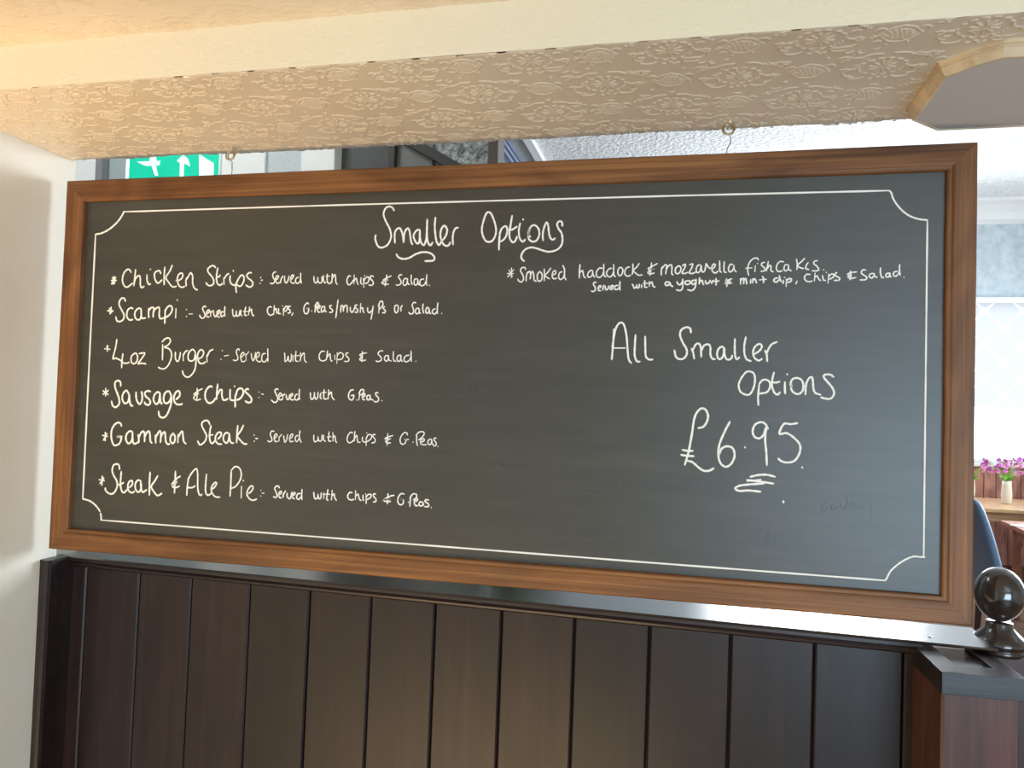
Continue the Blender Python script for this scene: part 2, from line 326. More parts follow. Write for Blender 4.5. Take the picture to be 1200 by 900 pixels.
TEXT = [
("heading", "Smaller Options", 430,235,10,2.5, "318,120 300,85 265,70 225,85 200,130 198,180 225,250 262,320 282,390 278,450 240,520 175,552 130,535 105,480 97,440 105,402;328,498 325,420 335,355 375,322 400,345 420,410 430,490;430,490 435,410 450,355 480,325 500,360 510,430 520,490 535,515;620,345 590,345 555,385 548,430 575,490 605,500 620,430 620,345;620,345 620,420 635,490 668,522 695,450 703,340 707,222;703,340 705,430 720,500 745,525 770,490;803,200 795,300 805,420 820,490 848,522 870,480;870,470 900,450 930,400 940,340 910,295 880,320 862,380 868,450 895,510 935,532 965,515 975,490;1010,518 1005,440 1015,370 1040,325 1070,318;345,628 370,665 430,685 500,670 570,630 650,605 730,612 780,645 792,680 770,705 683,710"),
("heading", None, 550,240,10,2.5, "235,85 205,95 175,160 148,270 155,350 190,420 235,435 275,415 308,350 312,270 285,170 255,105 235,85;362,310 350,420 348,530;355,345 380,280 425,250 445,290 435,360 400,410 355,435;502,128 485,230 470,330 478,400 510,440 540,420 560,370;460,285 500,292 560,255;595,215 580,300 585,370 600,410 630,432 655,405;630,166 630,178;715,275 700,310 690,370 705,410 745,432 790,415 820,350 810,280 770,240 735,245 700,290 690,350 718,375;865,418 860,350 875,270 905,205 925,250 935,340 955,395 980,408 1005,392;1090,250 1085,205 1055,192 1028,225 1045,280 1080,330 1092,410 1075,480 1020,530 935,550 860,535 780,508 720,500 660,520 620,565 608,610 620,640 645,662"),
("item", "Chicken Strips", 120,300,12,2.1, "165,290 160,345 155,400;125,345 160,345 200,342;190,295 160,345 130,395;145,300 160,345 175,390;405,235 385,195 350,190 305,240 285,310 290,380 320,430 355,435 400,405 425,380;470,190 458,290 445,420;450,360 480,300 520,275 535,320 535,400 550,445 590,425;628,265 632,350 655,400 680,390;678,184 678,195;825,250 805,210 765,215 735,250 740,320 770,375 800,375 840,335;880,155 872,280 870,405;983,130 950,210 895,300 925,360 975,425 1010,435 1040,425;1035,345 1070,345 1120,310 1130,255 1100,240 1065,275 1055,340 1080,420 1125,440 1160,425"),
("item", None, 210,300,12,2.1, "100,425 95,350 105,310;105,330 150,250 170,240 190,290 190,380 210,445 245,475 258,470;512,165 490,140 455,138 405,180 410,230 460,290 488,350 475,400 430,418 395,400 378,375;545,165 530,240 525,330 540,390 575,410 610,385;525,300 560,290 578,268;632,405 628,310;632,320 670,265 700,245;718,275 715,340 730,385 765,410 790,400;762,204 764,216;805,515 798,440 805,370;800,400 830,330 875,270 910,290 910,350 880,410 850,425 805,400;1022,238 990,235 955,265 965,305 1020,350 1038,390 1015,430 980,435 940,410;1147,300 1149,310;1158,345 1170,338;1137,380 1140,388"),
("note", "Served with chips & Salad.", 300,300,12,1.7, "283,225 255,230 235,265 245,310 265,340 255,375 225,390 200,380;275,345 310,310 315,280 290,285 275,330 285,370 310,385 335,370;348,378 352,330 380,280;402,285 405,350 425,380 450,345 465,280;480,345 515,310 530,275 510,268 488,310 490,360 520,385 545,375;600,300 570,310 555,350 575,385 610,370 630,320;630,240 628,320 640,385;815,285 818,350 840,380 865,350 870,300;868,330 880,370 910,380 930,350 928,290;950,275 948,330 965,375 985,370;1005,255 1000,330 1015,380 1045,385 1070,350;985,285 1040,285;1075,250 1070,330 1065,380;1075,310 1110,260 1120,300 1125,370 1145,400"),
("note", None, 390,300,9.23,1.7, "195,220 175,215 155,255 160,300 180,312 205,290 225,260;232,205 228,300;230,270 255,240 262,280 275,310;305,235 302,290 320,305;345,210 345,216;335,340 332,240;332,300 345,250 375,225 392,245 380,285 350,300;443,225 415,215 405,240 430,270 438,300 415,318 390,312;585,205 575,265 565,325;632,215 590,235 545,262 600,257 560,270 530,290 560,305 605,305;748,205 725,205 712,230 735,265 735,300 710,315 685,312;805,245 780,245 760,280 770,315 795,310 808,270;808,245 810,290 830,312;850,205 848,270 860,310;910,245 885,255 880,300 900,315 918,290 918,250;918,250 925,300 940,315;985,250 955,255 940,290 960,322 990,310 1010,270;1018,200 1012,280 1018,318;1044,316 1046,322"),
("item", "Scampi", 120,340,12,2.2, "125,238 118,290 108,335;75,290 118,292 155,292;100,255 130,320;325,158 310,120 275,112 240,160 240,215 275,285 305,350 295,410 250,440 205,430 190,375;432,265 405,248 365,270 345,320 350,385 385,420 430,412;545,265 510,255 470,290 455,350 475,405 520,415 545,370 545,265;545,265 548,340 560,395 610,390;655,390 650,320 655,255;655,290 690,245 725,255 718,320 715,380;718,320 740,270 790,240 805,270 800,350 815,400 850,395;878,470 882,380 885,275;850,395 900,380 960,330 985,260 960,220 920,235 885,290;1038,260 1032,390;1052,138 1058,146"),
("note", "Served with chips, G.Peas/mushy Ps or Salad.", 210,340,12,1.8, "102,270 103,280;101,366 104,374;140,335 190,335;380,240 355,225 330,260 350,310 365,350 350,385 320,395 295,375 290,350;375,340 415,315 425,280 400,285 382,330 395,375 425,375;445,370 440,300;442,330 465,288;482,285 490,350 510,375 530,340 535,295;520,350 560,325 575,290 555,285 535,330 545,375 570,378;625,310 600,305 585,345 600,372 630,350;645,230 640,300 642,370;752,270 755,330 770,368 800,350 805,290;805,330 815,365 845,350 855,290;870,280 868,340 885,365;938,235 925,300 925,350 955,355;905,300 985,300;990,235 975,350;980,310 1015,265 1020,310 1035,355 1055,355"),
("note", None, 300,340,10,1.8, "185,200 155,195 135,225 140,270 170,295 200,280;215,180 208,285;210,240 235,215 240,250 250,275;265,215 265,270 290,275;310,184 314,187;322,295 322,215;320,240 350,190 370,200 360,235 335,250;405,190 385,190 380,215 400,240 400,265 375,268;435,265 420,295;620,165 600,150 570,185 562,235 575,272 605,270 620,215 595,215 625,213;655,243 656,248;690,262 700,195 710,155;690,190 720,145 735,165 715,200 700,215;715,225 745,205 750,180 735,185 722,215 730,255 755,258;800,190 775,195 765,235 780,258 800,230;805,190 808,240 825,255;890,180 865,185 870,210 898,235 890,258 860,260;962,115 950,210 935,325;992,262 998,185 1020,190 1025,250;1025,220 1045,180 1068,190 1070,262"),
("note", None, 400,340,9.23,1.8, "98,185 98,220 115,240 135,215 145,185;175,160 150,165 155,190 178,215 170,240 148,238;210,145 205,245;207,200 230,190 235,220 245,245;285,190 285,225 305,245 330,220;345,170 335,245 322,315;412,150 405,248;400,175 420,125 445,125 450,160 425,195 410,205;475,180 455,185 460,205 478,225 468,245 445,243;600,160 580,175 578,225 595,245 612,225 618,180 600,160;645,230 645,190 660,165;808,140 785,132 765,165 780,205 778,245 750,258 728,240;838,195 812,200 800,235 815,255 838,245 842,200;842,200 845,240 860,252;885,150 880,200 892,250;945,190 925,190 912,225 925,252 945,235 948,195;948,195 955,245 970,255;1015,200 990,215 985,245 1010,258 1035,230;1045,135 1038,200 1040,255;1086,250 1088,256"),
("item", "4oz Burger", 115,390,8,2.0, "88,118 88,175;62,150 115,155;80,135 98,125;177,60 165,140 140,240 165,237 205,255 240,282 270,285 295,275;235,195 225,260 222,330;345,190 315,220 312,265 330,290 360,275 372,230 360,195 345,190;385,195 438,190 410,240 375,290 410,285 450,292;605,110 605,180 603,255;600,85 630,55 665,50 678,80 655,115 620,135 665,150 688,190 685,240 660,300 625,335 585,335 565,322;725,180 725,235 740,268 760,250 772,185;800,262 798,200;798,215 815,180 840,165;910,180 885,155 850,190 845,245 870,265 900,250 912,200;912,180 918,270 905,350 865,405 830,415 800,390 792,355;930,250 975,225 990,180 965,158 940,185 932,240 955,285 990,285 1005,270;1022,275 1020,210;1022,225 1045,175 1078,155"),
("note", "Served with Chips & Salad.", 255,395,10,1.5, "80,222 130,213;56,155 58,164;41,258 43,266;258,160 248,138 225,155 225,195 240,235 232,268 200,275 185,268;272,245 310,205 305,180 285,190 272,225 280,275 300,290 325,278;335,275 330,195;333,215 365,172;395,190 400,240 418,278 435,235 445,180;450,245 485,220 490,190 470,180 452,215 455,265 485,290 510,280;565,195 535,195 518,235 525,280 555,290 585,250;588,135 590,215 590,290;785,185 790,240 790,285 815,270 828,220;828,220 835,275 855,285 865,250 865,200;885,215 885,285;920,165 915,220 915,275 945,285;900,222 960,215;975,185 975,240 965,285;975,235 1010,185 1018,215 1020,270 1045,298"),
("note", None, 365,395,9.23,1.6, "145,155 110,155 85,195 92,245 125,258 155,248;175,150 168,210 160,250;165,225 200,180 205,220 212,255 228,258;252,195 255,245;277,168 279,173;275,285 280,180;278,200 310,168 345,190 330,235 285,245;400,172 375,175 375,200 405,235 395,262 355,262;550,155 550,210 545,265;600,170 550,180 522,195 545,212 522,240 545,255 590,248;775,150 745,150 720,180 750,215 755,250 720,265 698,258;830,200 800,205 790,240 810,262 830,240 833,200;833,200 838,245 865,260;888,155 885,220 892,255 915,262;965,195 940,200 925,240 945,265 965,240 968,195;968,195 970,245 985,265;1060,195 1020,205 1000,240 1020,268 1060,250 1078,210;1078,150 1080,215 1080,265;1129,260 1132,264"),
("item", "Sausage & Chips", 115,440,10,2.5, "90,150 88,240;60,180 120,225;120,175 60,220;265,125 262,80 235,60 200,80 200,140 225,210 248,280 245,335 205,372 170,350 158,300;365,225 330,175 290,220 285,280 310,325 345,315 362,270 365,215;365,225 370,300 385,350 408,355;445,195 448,270 468,318 490,335 512,300 518,245 510,190;615,190 580,180 548,205 560,245 600,280 612,320 590,345 555,335 545,310;725,205 695,195 660,230 650,290 680,335 710,310 722,250 725,205;725,205 728,270 735,320 755,330;860,235 830,185 790,200 770,250 775,310 810,325 845,290 860,235;860,235 858,320 835,400 800,470 760,495 720,475 710,420;915,280 955,240 955,190 925,185 895,230 890,290 920,335 960,340 990,332"),
("item", None, 220,440,12,1.7, "135,180 135,260 130,330;210,185 150,215 85,265 120,255 155,250 95,290 90,325 130,348 185,330"),
("item", None, 220,440,12,2.5, "348,165 320,150 275,185 248,250 250,320 280,375 320,388 365,360 390,320;422,120 412,220 405,335;408,290 450,210 480,205 480,270 495,335 530,345 565,325;598,195 595,270 600,335 635,350 665,345;657,149 659,155;668,445 668,340 672,270;672,290 700,205 745,180 780,210 775,270 735,325 690,345;858,195 830,190 808,225 850,265 895,320 890,370 850,382 810,360"),
("item", None, 220,440,12,1.6, "1003,233 1008,238;1002,310 1004,316;1038,260 1068,267"),
("note", "Served with G.Peas.", 310,445,8,1.8, "130,92 112,85 98,105 112,140 125,175 115,205 90,212 65,190;125,165 160,145 150,125 135,140 135,175 150,190 165,180;172,188 172,140;172,155 192,130;205,140 208,175 225,185 238,140;240,165 262,145 262,130 245,140 242,175 262,190 275,185;310,135 290,145 285,180 305,190 325,165;328,90 325,150 328,188;430,120 432,165 445,185 465,160 468,120;468,150 480,182 498,165 503,115;528,125 522,165 535,180;560,92 555,160 565,182 590,175;540,118 578,118;602,95 598,180;600,145 625,115 632,160 655,190;835,95 808,100 788,140 795,180 825,188 838,148 812,148;865,188 866,193;885,190 895,110;885,130 905,95 930,95 925,125 900,145;915,170 942,150 938,130 920,150 920,180 942,190;985,145 965,150 960,178 978,190 992,165;992,145 995,180 1020,190;1068,125 1045,120 1045,145 1065,165 1068,195 1045,208 1025,200;1100,196 1101,200"),
("item", "Gammon Steak", 115,485,10.91,2.4, "92,235 92,345;60,275 122,290;115,250 70,335;300,160 285,120 250,112 205,145 172,215 170,310 195,390 230,402 275,375 295,320 290,300 240,293 308,288;440,230 405,220 365,260 355,320 380,375 415,365 438,310 440,230;440,230 442,310 450,370 475,382 510,360;520,370 520,300 512,265;520,300 555,235 580,225 595,260 595,355;595,300 625,235 655,225 665,280 670,350 692,375;738,375 735,300 735,270;738,300 770,240 792,218 805,260 798,365;800,310 825,250 855,235 862,290 870,360 895,388 915,380;960,245 930,290 925,340 950,378 980,350 985,290 960,245;1022,365 1025,265;1025,300 1055,240 1078,225 1085,280 1095,350 1125,385"),
("item", None, 220,485,12,2.3, "310,150 290,105 250,92 205,120 200,170 235,240 265,310 245,380 200,425 165,430 140,380;328,165 315,230 308,320 318,390 345,415 385,375;295,305 355,292;425,355 465,310 470,265 430,262 395,310 390,370 425,420 480,425;580,275 540,265 505,310 505,370 540,410 575,370 585,300;585,275 590,350 610,405 650,410;705,165 695,270 688,405;785,160 745,240 700,310 740,370 790,420 835,422;934,297 936,303;937,382 939,388;955,345 985,347"),
("note", "Served with Chips & G.Peas.", 305,495,10.91,1.6, "180,115 145,112 130,155 145,195 150,230 120,248 95,232;185,205 215,170 205,145 185,165 180,210 195,245 225,240;240,240 245,180;245,195 275,150;300,170 305,220 318,255 340,210 350,155;370,215 410,185 415,150 390,160 375,205 385,245 425,240;485,165 455,180 448,225 470,245 500,200;508,105 500,190 525,258;685,160 685,220 700,248 735,225 740,180;740,200 755,240 785,225 790,160;810,160 810,220 835,245;880,120 875,190 875,235 905,240;855,188 905,182;930,130 930,240;930,200 950,170 960,200 965,240 980,258"),
("note", None, 400,495,10,1.6, "135,125 110,115 80,150 68,200 85,235 120,232 145,205;160,105 155,170 152,220;155,190 180,150 188,190 195,230 225,232;250,170 248,210 265,228 300,225 345,195 358,155 330,140 305,160 290,200;299,122 301,128;290,272 292,200;400,145 375,142 370,165 395,195 392,230 355,242;545,130 540,200 535,270;605,153 550,170 510,190 545,195 580,190 520,220 545,240 580,240;775,150 765,120 730,125 695,175 690,225 710,255 745,245 760,203 735,203 790,200;840,228 841,235;892,272 882,210 885,150;875,150 910,115 960,110 970,140 940,180 905,205;925,235 970,215 965,190 935,205 930,245 960,262 1000,260;1055,195 1025,205 1015,240 1035,262 1055,240 1060,200;1060,200 1065,245 1080,262;1115,185 1090,185 1090,210 1112,240 1105,272 1078,272;1133,279 1134,285"),
("item", "Steak & Ale Pie", 110,535,10.91,2.4, "110,250 105,365;70,295 138,310;130,275 80,345;330,165 320,110 290,95 250,115 235,180 255,245 290,305 300,370 280,430 240,475 190,470 150,430 148,400;352,190 345,270 340,350 350,420 380,462 425,425;318,362 355,350 382,330;455,395 490,360 490,310 455,320 435,370 445,435 485,462 520,445;590,305 560,305 530,350 535,420 570,455 600,420 608,350;600,310 605,400 625,455 675,425;720,200 712,330 710,495;818,245 780,310 735,380 755,430 800,490 830,495 870,470"),
("item", None, 200,540,10,2.1, "58,120 52,250 45,380;118,180 80,200 30,255 15,275 45,280 75,240 30,280 25,305 60,315 105,295;190,405 195,320 210,200;205,215 250,140 300,92 318,150 318,300 330,380 350,405 370,390;200,312 250,315 290,292;422,155 412,270 410,350 425,395 450,400 475,380;475,340 515,310 540,265 520,255 485,300 478,350 505,405 545,425 580,425;697,415 705,300 712,110;712,110 755,68 805,85 828,150 812,230 760,300 705,325;830,298 827,435;851,229 854,236;915,385 955,345 965,305 940,295 905,340 895,400 930,450 970,462 1008,448"),
("item", None, 200,540,10,1.5, "1057,342 1059,348;1057,410 1059,415;1068,380 1098,378"),
("note", "Served with chips & G.Peas.", 300,560,10.91,1.9, "300,130 285,105 255,110 240,140 260,185 270,225 250,252 222,238;285,220 325,195 320,170 298,185 290,225 305,255 328,250;350,248 350,215 380,165;400,195 400,240 430,268 450,230 460,180;460,235 500,205 490,185 470,210 465,250 495,270;570,200 535,205 520,250 545,275 580,240;590,145 585,220 590,280;740,180 745,240 760,268 790,250 795,205;795,230 805,265 830,255 835,190;870,190 868,265;920,150 910,215 905,275 925,285;860,210 945,210;975,160 965,280;970,230 1000,205 1005,250 1030,290"),
("note", None, 400,560,10,1.9, "130,175 100,170 75,205 85,245 120,260 145,250;168,150 165,255;167,215 195,190 205,225 215,255 235,265;255,200 255,255 265,265;284,186 286,190;292,298 292,205;292,225 315,195 348,195 342,230 300,255;405,190 380,188 378,215 405,245 405,275 375,282;548,185 545,240 540,305;622,203 570,215 500,255 580,240 500,257 505,270 540,278 580,275;740,190 700,185 668,230 665,285 690,315 725,300 725,258 695,250 730,255;785,283 786,288;803,335 808,260 815,210;805,230 840,188 880,195 878,230 845,260;850,285 890,265 890,245 865,255 855,290 870,325 900,322;950,285 925,280 910,305 925,330 950,320 955,285 965,325;1025,262 995,255 980,275 1020,305 1020,335 975,338;1054,344 1056,350"),
("item", "Smoked haddock & mozzarella fishcakes.", 590,300,10,1.8, "95,140 90,255;45,205 120,205;120,160 50,245;65,165 105,240;260,160 250,135 215,140 200,175 225,220 235,270 210,305 180,292 168,270;265,295 270,230 285,185;280,205 310,180 318,230 312,270;315,230 340,180 355,220 360,280 385,298;425,180 400,215 398,270 420,298 448,275 452,215 425,180;478,150 480,220 478,290;555,140 520,190 485,230 510,250 540,268;565,230 610,205 610,175 585,180 570,225 585,265 625,260;690,185 660,195 645,240 665,275 700,255 715,210;695,110 715,160 715,240 735,282;898,100 890,180 890,260;890,200 925,170 935,210 945,245 965,255;1040,165 1005,180 985,225 1005,250 1040,225 1045,175;1045,175 1050,220 1070,250"),
("item", None, 690,295,12,1.8, "190,235 150,230 110,280 110,340 150,362 190,330 210,280;210,175 210,270 215,330 240,355;320,235 285,240 250,290 260,335 300,355 335,320 350,270;350,178 350,270 355,330 378,352;445,215 412,250 410,310 435,338 468,310 478,250 445,215;575,215 535,225 505,275 515,325 550,345 590,330;620,170 620,250 612,320;708,165 670,220 625,260 660,300 700,330 752,325;882,155 875,240 858,335;965,165 910,195 835,235 870,250 920,240 870,252 830,295 865,310 920,300"),
("item", None, 770,295,12,1.9, "60,330 60,270 68,215;62,250 105,190 135,190 130,250 120,315;130,250 160,200 200,185 210,230 205,300 225,328;290,205 260,235 260,290 290,310 325,280 335,230 310,200 290,205;355,200 390,175 400,200 375,250 350,300 390,305 430,290;455,185 500,172 490,220 455,285 455,300 500,305 545,285;605,185 575,190 550,240 560,290 595,285 615,230 620,190;620,190 625,250 640,285 670,265 690,165;690,165 720,215 755,240;765,245 800,225 820,185 795,175 770,215 780,275 820,300 860,270;880,130 880,200 885,270 905,290;945,140 940,220 945,280 975,292;1065,180 1030,180 1005,230 1015,280 1050,275 1080,225;1080,190 1085,250 1115,285"),
("item", None, 860,295,10.91,1.8, "315,105 295,80 250,88 205,130 180,190 178,250 190,300;150,212 230,205;275,180 268,255;301,150 303,155;395,135 360,145 355,175 395,210 385,245 345,250;440,125 430,185 412,250;425,215 460,175 475,190 475,240 505,258;635,130 590,125 550,170 545,225 575,255 620,240;690,165 655,170 640,215 660,245 695,220 700,170;700,170 700,225 735,245;800,95 810,160 805,230;905,85 860,130 812,175 850,205 890,215;950,140 925,175 920,215 960,228;1070,115 1035,120 1020,150 1060,185 1085,225 1060,245 1000,245;1147,229 1148,235"),
("note", "Served with a yoghurt & mint dip, chips & Salad.", 690,295,12,1.9, "105,430 75,432 65,460 90,500 90,540 60,560 38,552;130,520 170,495 160,475 135,495 135,540 165,548;195,540 205,490 212,470;230,480 235,525 255,535 275,505 280,480;285,515 330,500 345,478 325,475 300,500 305,530 340,525;410,470 370,485 365,525 400,530 430,500;440,415 435,480 440,540;610,455 630,490 640,515 670,490 675,465;675,480 685,512 708,495 712,455;745,465 742,510;785,405 790,450 785,495 820,500;765,445 830,445;850,420 850,490;850,460 885,425 895,450 905,485 935,500"),
("note", None, 770,295,12,2.1, "175,430 135,425 112,450 130,475 165,465 180,435;180,435 195,475 225,488;280,420 295,455 330,460 360,410;360,385 360,460 355,520 320,545 270,535;425,410 395,420 395,450 430,462 465,440 460,410 425,410;530,400 500,405 485,440 510,460 545,430;548,385 545,450 530,510 490,545 430,535;598,365 595,415 592,455;595,425 630,400 640,430 655,465;680,405 685,435 705,450 735,430 745,400;770,450 772,420 795,402;828,375 832,420 828,470;795,420 870,410;975,380 985,435 980,490;1050,380 1000,400 960,410 1030,418;1020,420 955,445 1000,445 1050,440"),
("note", None, 860,295,10.91,2.1, "85,415 85,345;85,375 105,345 125,350 125,410;125,380 140,345 155,350 165,415;215,355 213,405;240,400 240,345;240,370 265,345 278,365 290,400;365,315 380,350 378,400;325,360 415,352;560,335 520,345 512,375 545,388 580,355;580,305 590,350 605,385;632,365 630,410;647,328 649,333;668,445 672,350;672,370 705,345 735,350 725,380 680,395;808,375 792,412"),
("note", None, 930,300,8.57,1.9, "165,185 130,185 108,215 125,250 165,258 185,250;215,172 208,250;210,215 235,200 250,230 272,248;290,195 300,240 320,245;329,163 331,168;345,272 352,180;350,210 380,180 405,190 395,215 355,235;435,165 415,180 425,200 460,220 455,242 405,245;570,150 575,200 565,240;635,160 580,165 540,185 580,195 545,210 580,225 625,215;725,140 695,140 680,170 710,195 735,215 720,238 665,240;800,175 770,180 760,205 785,222 805,200;808,175 815,205 840,215;872,120 872,170 885,215 905,215;960,170 930,180 928,205 950,212 965,190;965,170 970,205 980,210;1040,155 1010,160 1002,190 1025,205 1050,180 1065,150;1065,85 1062,140 1070,195;1106,211 1108,216"),
("price", "All Smaller Options £6.95", 700,370,8,2.6, "135,410 140,360 150,240 155,125;140,300 165,150 195,80 230,65 255,100 275,200 285,340 295,410 318,445;160,303 260,303;358,178 352,280 350,370 370,425 400,430;448,195 450,300 455,380 485,410 520,410;878,160 870,120 835,108 790,130 775,180 800,250 835,310 838,360 810,400 765,405 735,380 722,320"),
("price", None, 800,380,10,2.5, "135,405 125,340 105,285;120,300 155,235 190,228 212,270 218,385;218,310 250,250 300,235 325,270 325,350 345,400 380,410;495,290 460,262 420,290 403,350 420,405 455,400 480,350 485,280;485,280 495,370 525,415 570,400 580,365;612,170 610,280 615,370 635,410 665,385;740,150 722,250 725,350 750,410 800,432;840,350 900,310 928,260 900,230 850,260 825,320 840,390 890,425 930,405;990,435 985,360 965,305;985,340 1010,280 1050,230 1105,208"),
("price", None, 855,425,9.23,2.6, "215,92 175,105 125,170 98,240 115,310 170,345 220,340 260,270 275,180 260,115 215,92;312,460 308,370 320,240;320,230 355,190 400,185 435,215 435,270 400,320 325,335;480,105 462,180 460,260 485,325 520,345 545,320;445,210 500,215 540,205;598,210 598,290 602,335;620,120 624,130;670,240 665,280 690,320 740,340 785,310 798,250 780,190 730,165 680,180 658,230 665,260;820,345 822,280 830,210;822,250 850,180 885,155 900,190 905,270 925,325 985,348;1125,155 1090,130 1030,130 1020,160 1060,210 1110,270 1130,330 1105,380 1060,392 985,375"),
("price", None, 780,460,6,2.8, "230,250 265,240 290,205 298,160 280,120 250,112 220,140 200,190 185,290 165,400 150,460 135,508;118,403 155,410 192,410;108,438 155,445 200,447;155,480 190,490 230,525 270,550 310,548 338,532;452,205 415,275 380,360 370,430 385,495 425,522 465,495 485,440 470,390 425,378 390,400 375,440;557,382 559,388;720,255 700,220 670,208 630,225 612,270 625,310 660,322 690,295 702,250;708,240 700,330 708,420 712,512;928,215 880,222 830,222 800,290 850,285 905,320 945,370 940,430 905,480 850,492 810,480 790,462;959,523 961,529;595,592 650,580 710,578 770,592;572,615 620,620 680,628 758,640;575,622 670,612;690,640 600,645 520,655 490,675 520,692 580,688 668,697;828,762 828,775"),
]

# ------------------------------------------------------------------ chalkboard
BW, BH = 1.6853, 0.75
board = thing('menu_chalkboard', (0, 0.012, 0), 'large blackboard in a stained wood frame, hand-lettered with the Smaller Options menu', 'menu board')
def bpart(o): o.location.y -= 0.012; return o
def rail(side):
    """one mitred length of frame moulding: stepped face, eased outer edge, small inner bead"""
    prof = [(0.0, 0.022), (0.0, 0.0025), (0.0025, 0.0), (0.032, 0.0), (0.0340, 0.0008), (0.0352, 0.0022), (0.040, 0.0028), (0.0418, 0.0045), (0.0425, 0.014), (0.0425, 0.022)]
    n = 60; L = BW if side in 'tb' else BH; bm = bmesh.new(); rings = []
    for i in range(n + 1):
        t = i / n; ring = []
        for d, y in prof:
            s = d + t * (L - 2 * d)
            wv = 0.0003 * math.sin(s * 13 + d * 90) + 0.0001 * math.sin(s * 61)
            P = {'b': (s, y, d + (wv if d == 0 else 0)), 't': (s, y, BH - d + wv * .7), 'l': (d + wv, y, s), 'r': (BW - d + wv, y, s)}[side]
            ring.append(bm.verts.new(P))
        rings.append(ring)
    k = len(prof)
    for a, b in zip(rings, rings[1:]):
        for j in range(k): bm.faces.new((a[j], a[(j + 1) % k], b[(j + 1) % k], b[j]))
    bm.faces.new(rings[0]); bm.faces.new(rings[-1][::-1]); bmesh.ops.recalc_face_normals(bm, faces=bm.faces)
    return bpart(obj('frame_rail' if side in 'tb' else 'frame_stile', bm, M['frame_h' if side in 'tb' else 'frame_v'], board))
for s in 'btlr': rail(s)
bpart(boxo('writing_surface', (0.036, BW - 0.036, 0.0118, 0.019, 0.036, BH - 0.036), M['slate'], board))
YP = 0.0118
def catmull(p, n=5):
    if len(p) < 3: return p
    q = [2 * p[0] - p[1]] + p + [2 * p[-1] - p[-2]]; out = []
    for i in range(1, len(q) - 2):
        a, b, c, d = q[i - 1:i + 3]
        # sharp corners stay sharp
        for k in range(n):
            t = k / n
            out.append(0.5 * (2 * b + (c - a) * t + (2 * a - 5 * b + 4 * c - d) * t * t + (3 * b - a - 3 * c + d) * t ** 3))
    return out + [p[-1]]
LIFT = 0
def stroke(bm, px, w_px, smooth=True, taper=True):
    pts = [np.array(p, float) for p in px]
    if smooth: pts = catmull(pts)
    P = [on(p[0], p[1], 1, YP) for p in pts]
    cen = P[len(P) // 2]; w = w_px * depth(cen) / F_PX / 2
    if len(P) == 2 and np.linalg.norm(P[1] - P[0]) < w * 5: P = [P[0], (P[0] + P[1]) / 2, P[1]]
    global LIFT
    LIFT = (LIFT + 1) % 16; lf = LIFT * 0.000035
    n = len(P); rings = []
    for i, p in enumerate(P):
        t = P[min(i + 1, n - 1)] - P[max(i - 1, 0)]; L = math.hypot(t[0], t[2]) or 1e-9
        tx, tz = t[0] / L, t[2] / L; nx, nz = -tz, tx
        r = w * (1 + 0.10 * math.sin(i * 1.7 + px[0][0]) + 0.06 * random.uniform(-1, 1))
        if i in (0, n - 1): r *= 0.72
        rings.append([bm.verts.new((p[0] + nx * r * a, YP - h - lf, p[2] + nz * r * a)) for a, h in ((-1, -.0002), (-.8, .0005), (.8, .0005), (1, -.0002))])
        if i == 0 or i == n - 1:                                    # rounded tip
            sg = -1 if i == 0 else 1
            tip = [bm.verts.new((p[0] + (nx * a + tx * sg * f_) * r, YP - 0.0004 - lf, p[2] + (nz * a + tz * sg * f_) * r)) for a, f_ in ((-.75, .55), (0, .95), (.75, .55))]
            ends = (rings[-1], tip)
            bm.faces.new([ends[0][0], ends[0][1], ends[0][2], ends[0][3], tip[2], tip[1], tip[0]])
    for a, b in zip(rings, rings[1:]):
        for k in range(3): bm.faces.new((a[k], a[k + 1], b[k + 1], b[k]))
def parse(s): return [[tuple(float(v) for v in q.split(',')) for q in st.split()] for st in s.split(';')]
def facing(bm):
    bmesh.ops.recalc_face_normals(bm, faces=bm.faces)
    for f in bm.faces:
        if f.normal.y > 0: f.normal_flip()
def words(strokes, gap):
    """group strokes into written words by the gaps between them"""
    bb = [[min(a for a, b in s), max(a for a, b in s), min(b for a, b in s), max(b for a, b in s), [k]] for k, (s, w) in enumerate(strokes)]
    done = False
    while not done:
        done = True
        for i in range(len(bb)):
            for j in range(i + 1, len(bb)):
                A, B = bb[i], bb[j]
                if A[0] - gap < B[1] and B[0] - gap < A[1] and A[2] - gap * 1.1 < B[3] and B[2] - gap * 1.1 < A[3]:
                    bb[i] = [min(A[0], B[0]), max(A[1], B[1]), min(A[2], B[2]), max(A[3], B[3]), A[4] + B[4]]; del bb[j]; done = False; break
            if not done: break
    return [b[4] for b in sorted(bb, key=lambda b: b[0])]
def write(strokes, lab, gap, name='lettering', mt='chalk'):
    ln = bpy.data.objects.new('written_line', None); COL.objects.link(ln); ln.parent = board; ln.empty_display_size = .02
    ln['label'] = lab
    for grp in words(strokes, gap):
        bm = bmesh.new()
        for k in grp: stroke(bm, strokes[k][0], strokes[k][1])
        facing(bm); o = obj(name, bm, M[mt], ln); o.location.y -= 0.012
cur = []; lab = None; kd = None
def flush():
    if cur: write(cur, 'white handwriting reading ' + lab, {'heading': 9, 'item': 4.6, 'note': 4.0, 'price': 9}[kd])
    cur.clear()
for kind, txt, x0, y0, s, wpx, data in TEXT:
    if txt is not None: flush(); lab = txt; kd = kind
    for st in parse(data): cur.append(([(x0 + a / s, y0 + b / s) for a, b in st], wpx * 0.92))
flush()
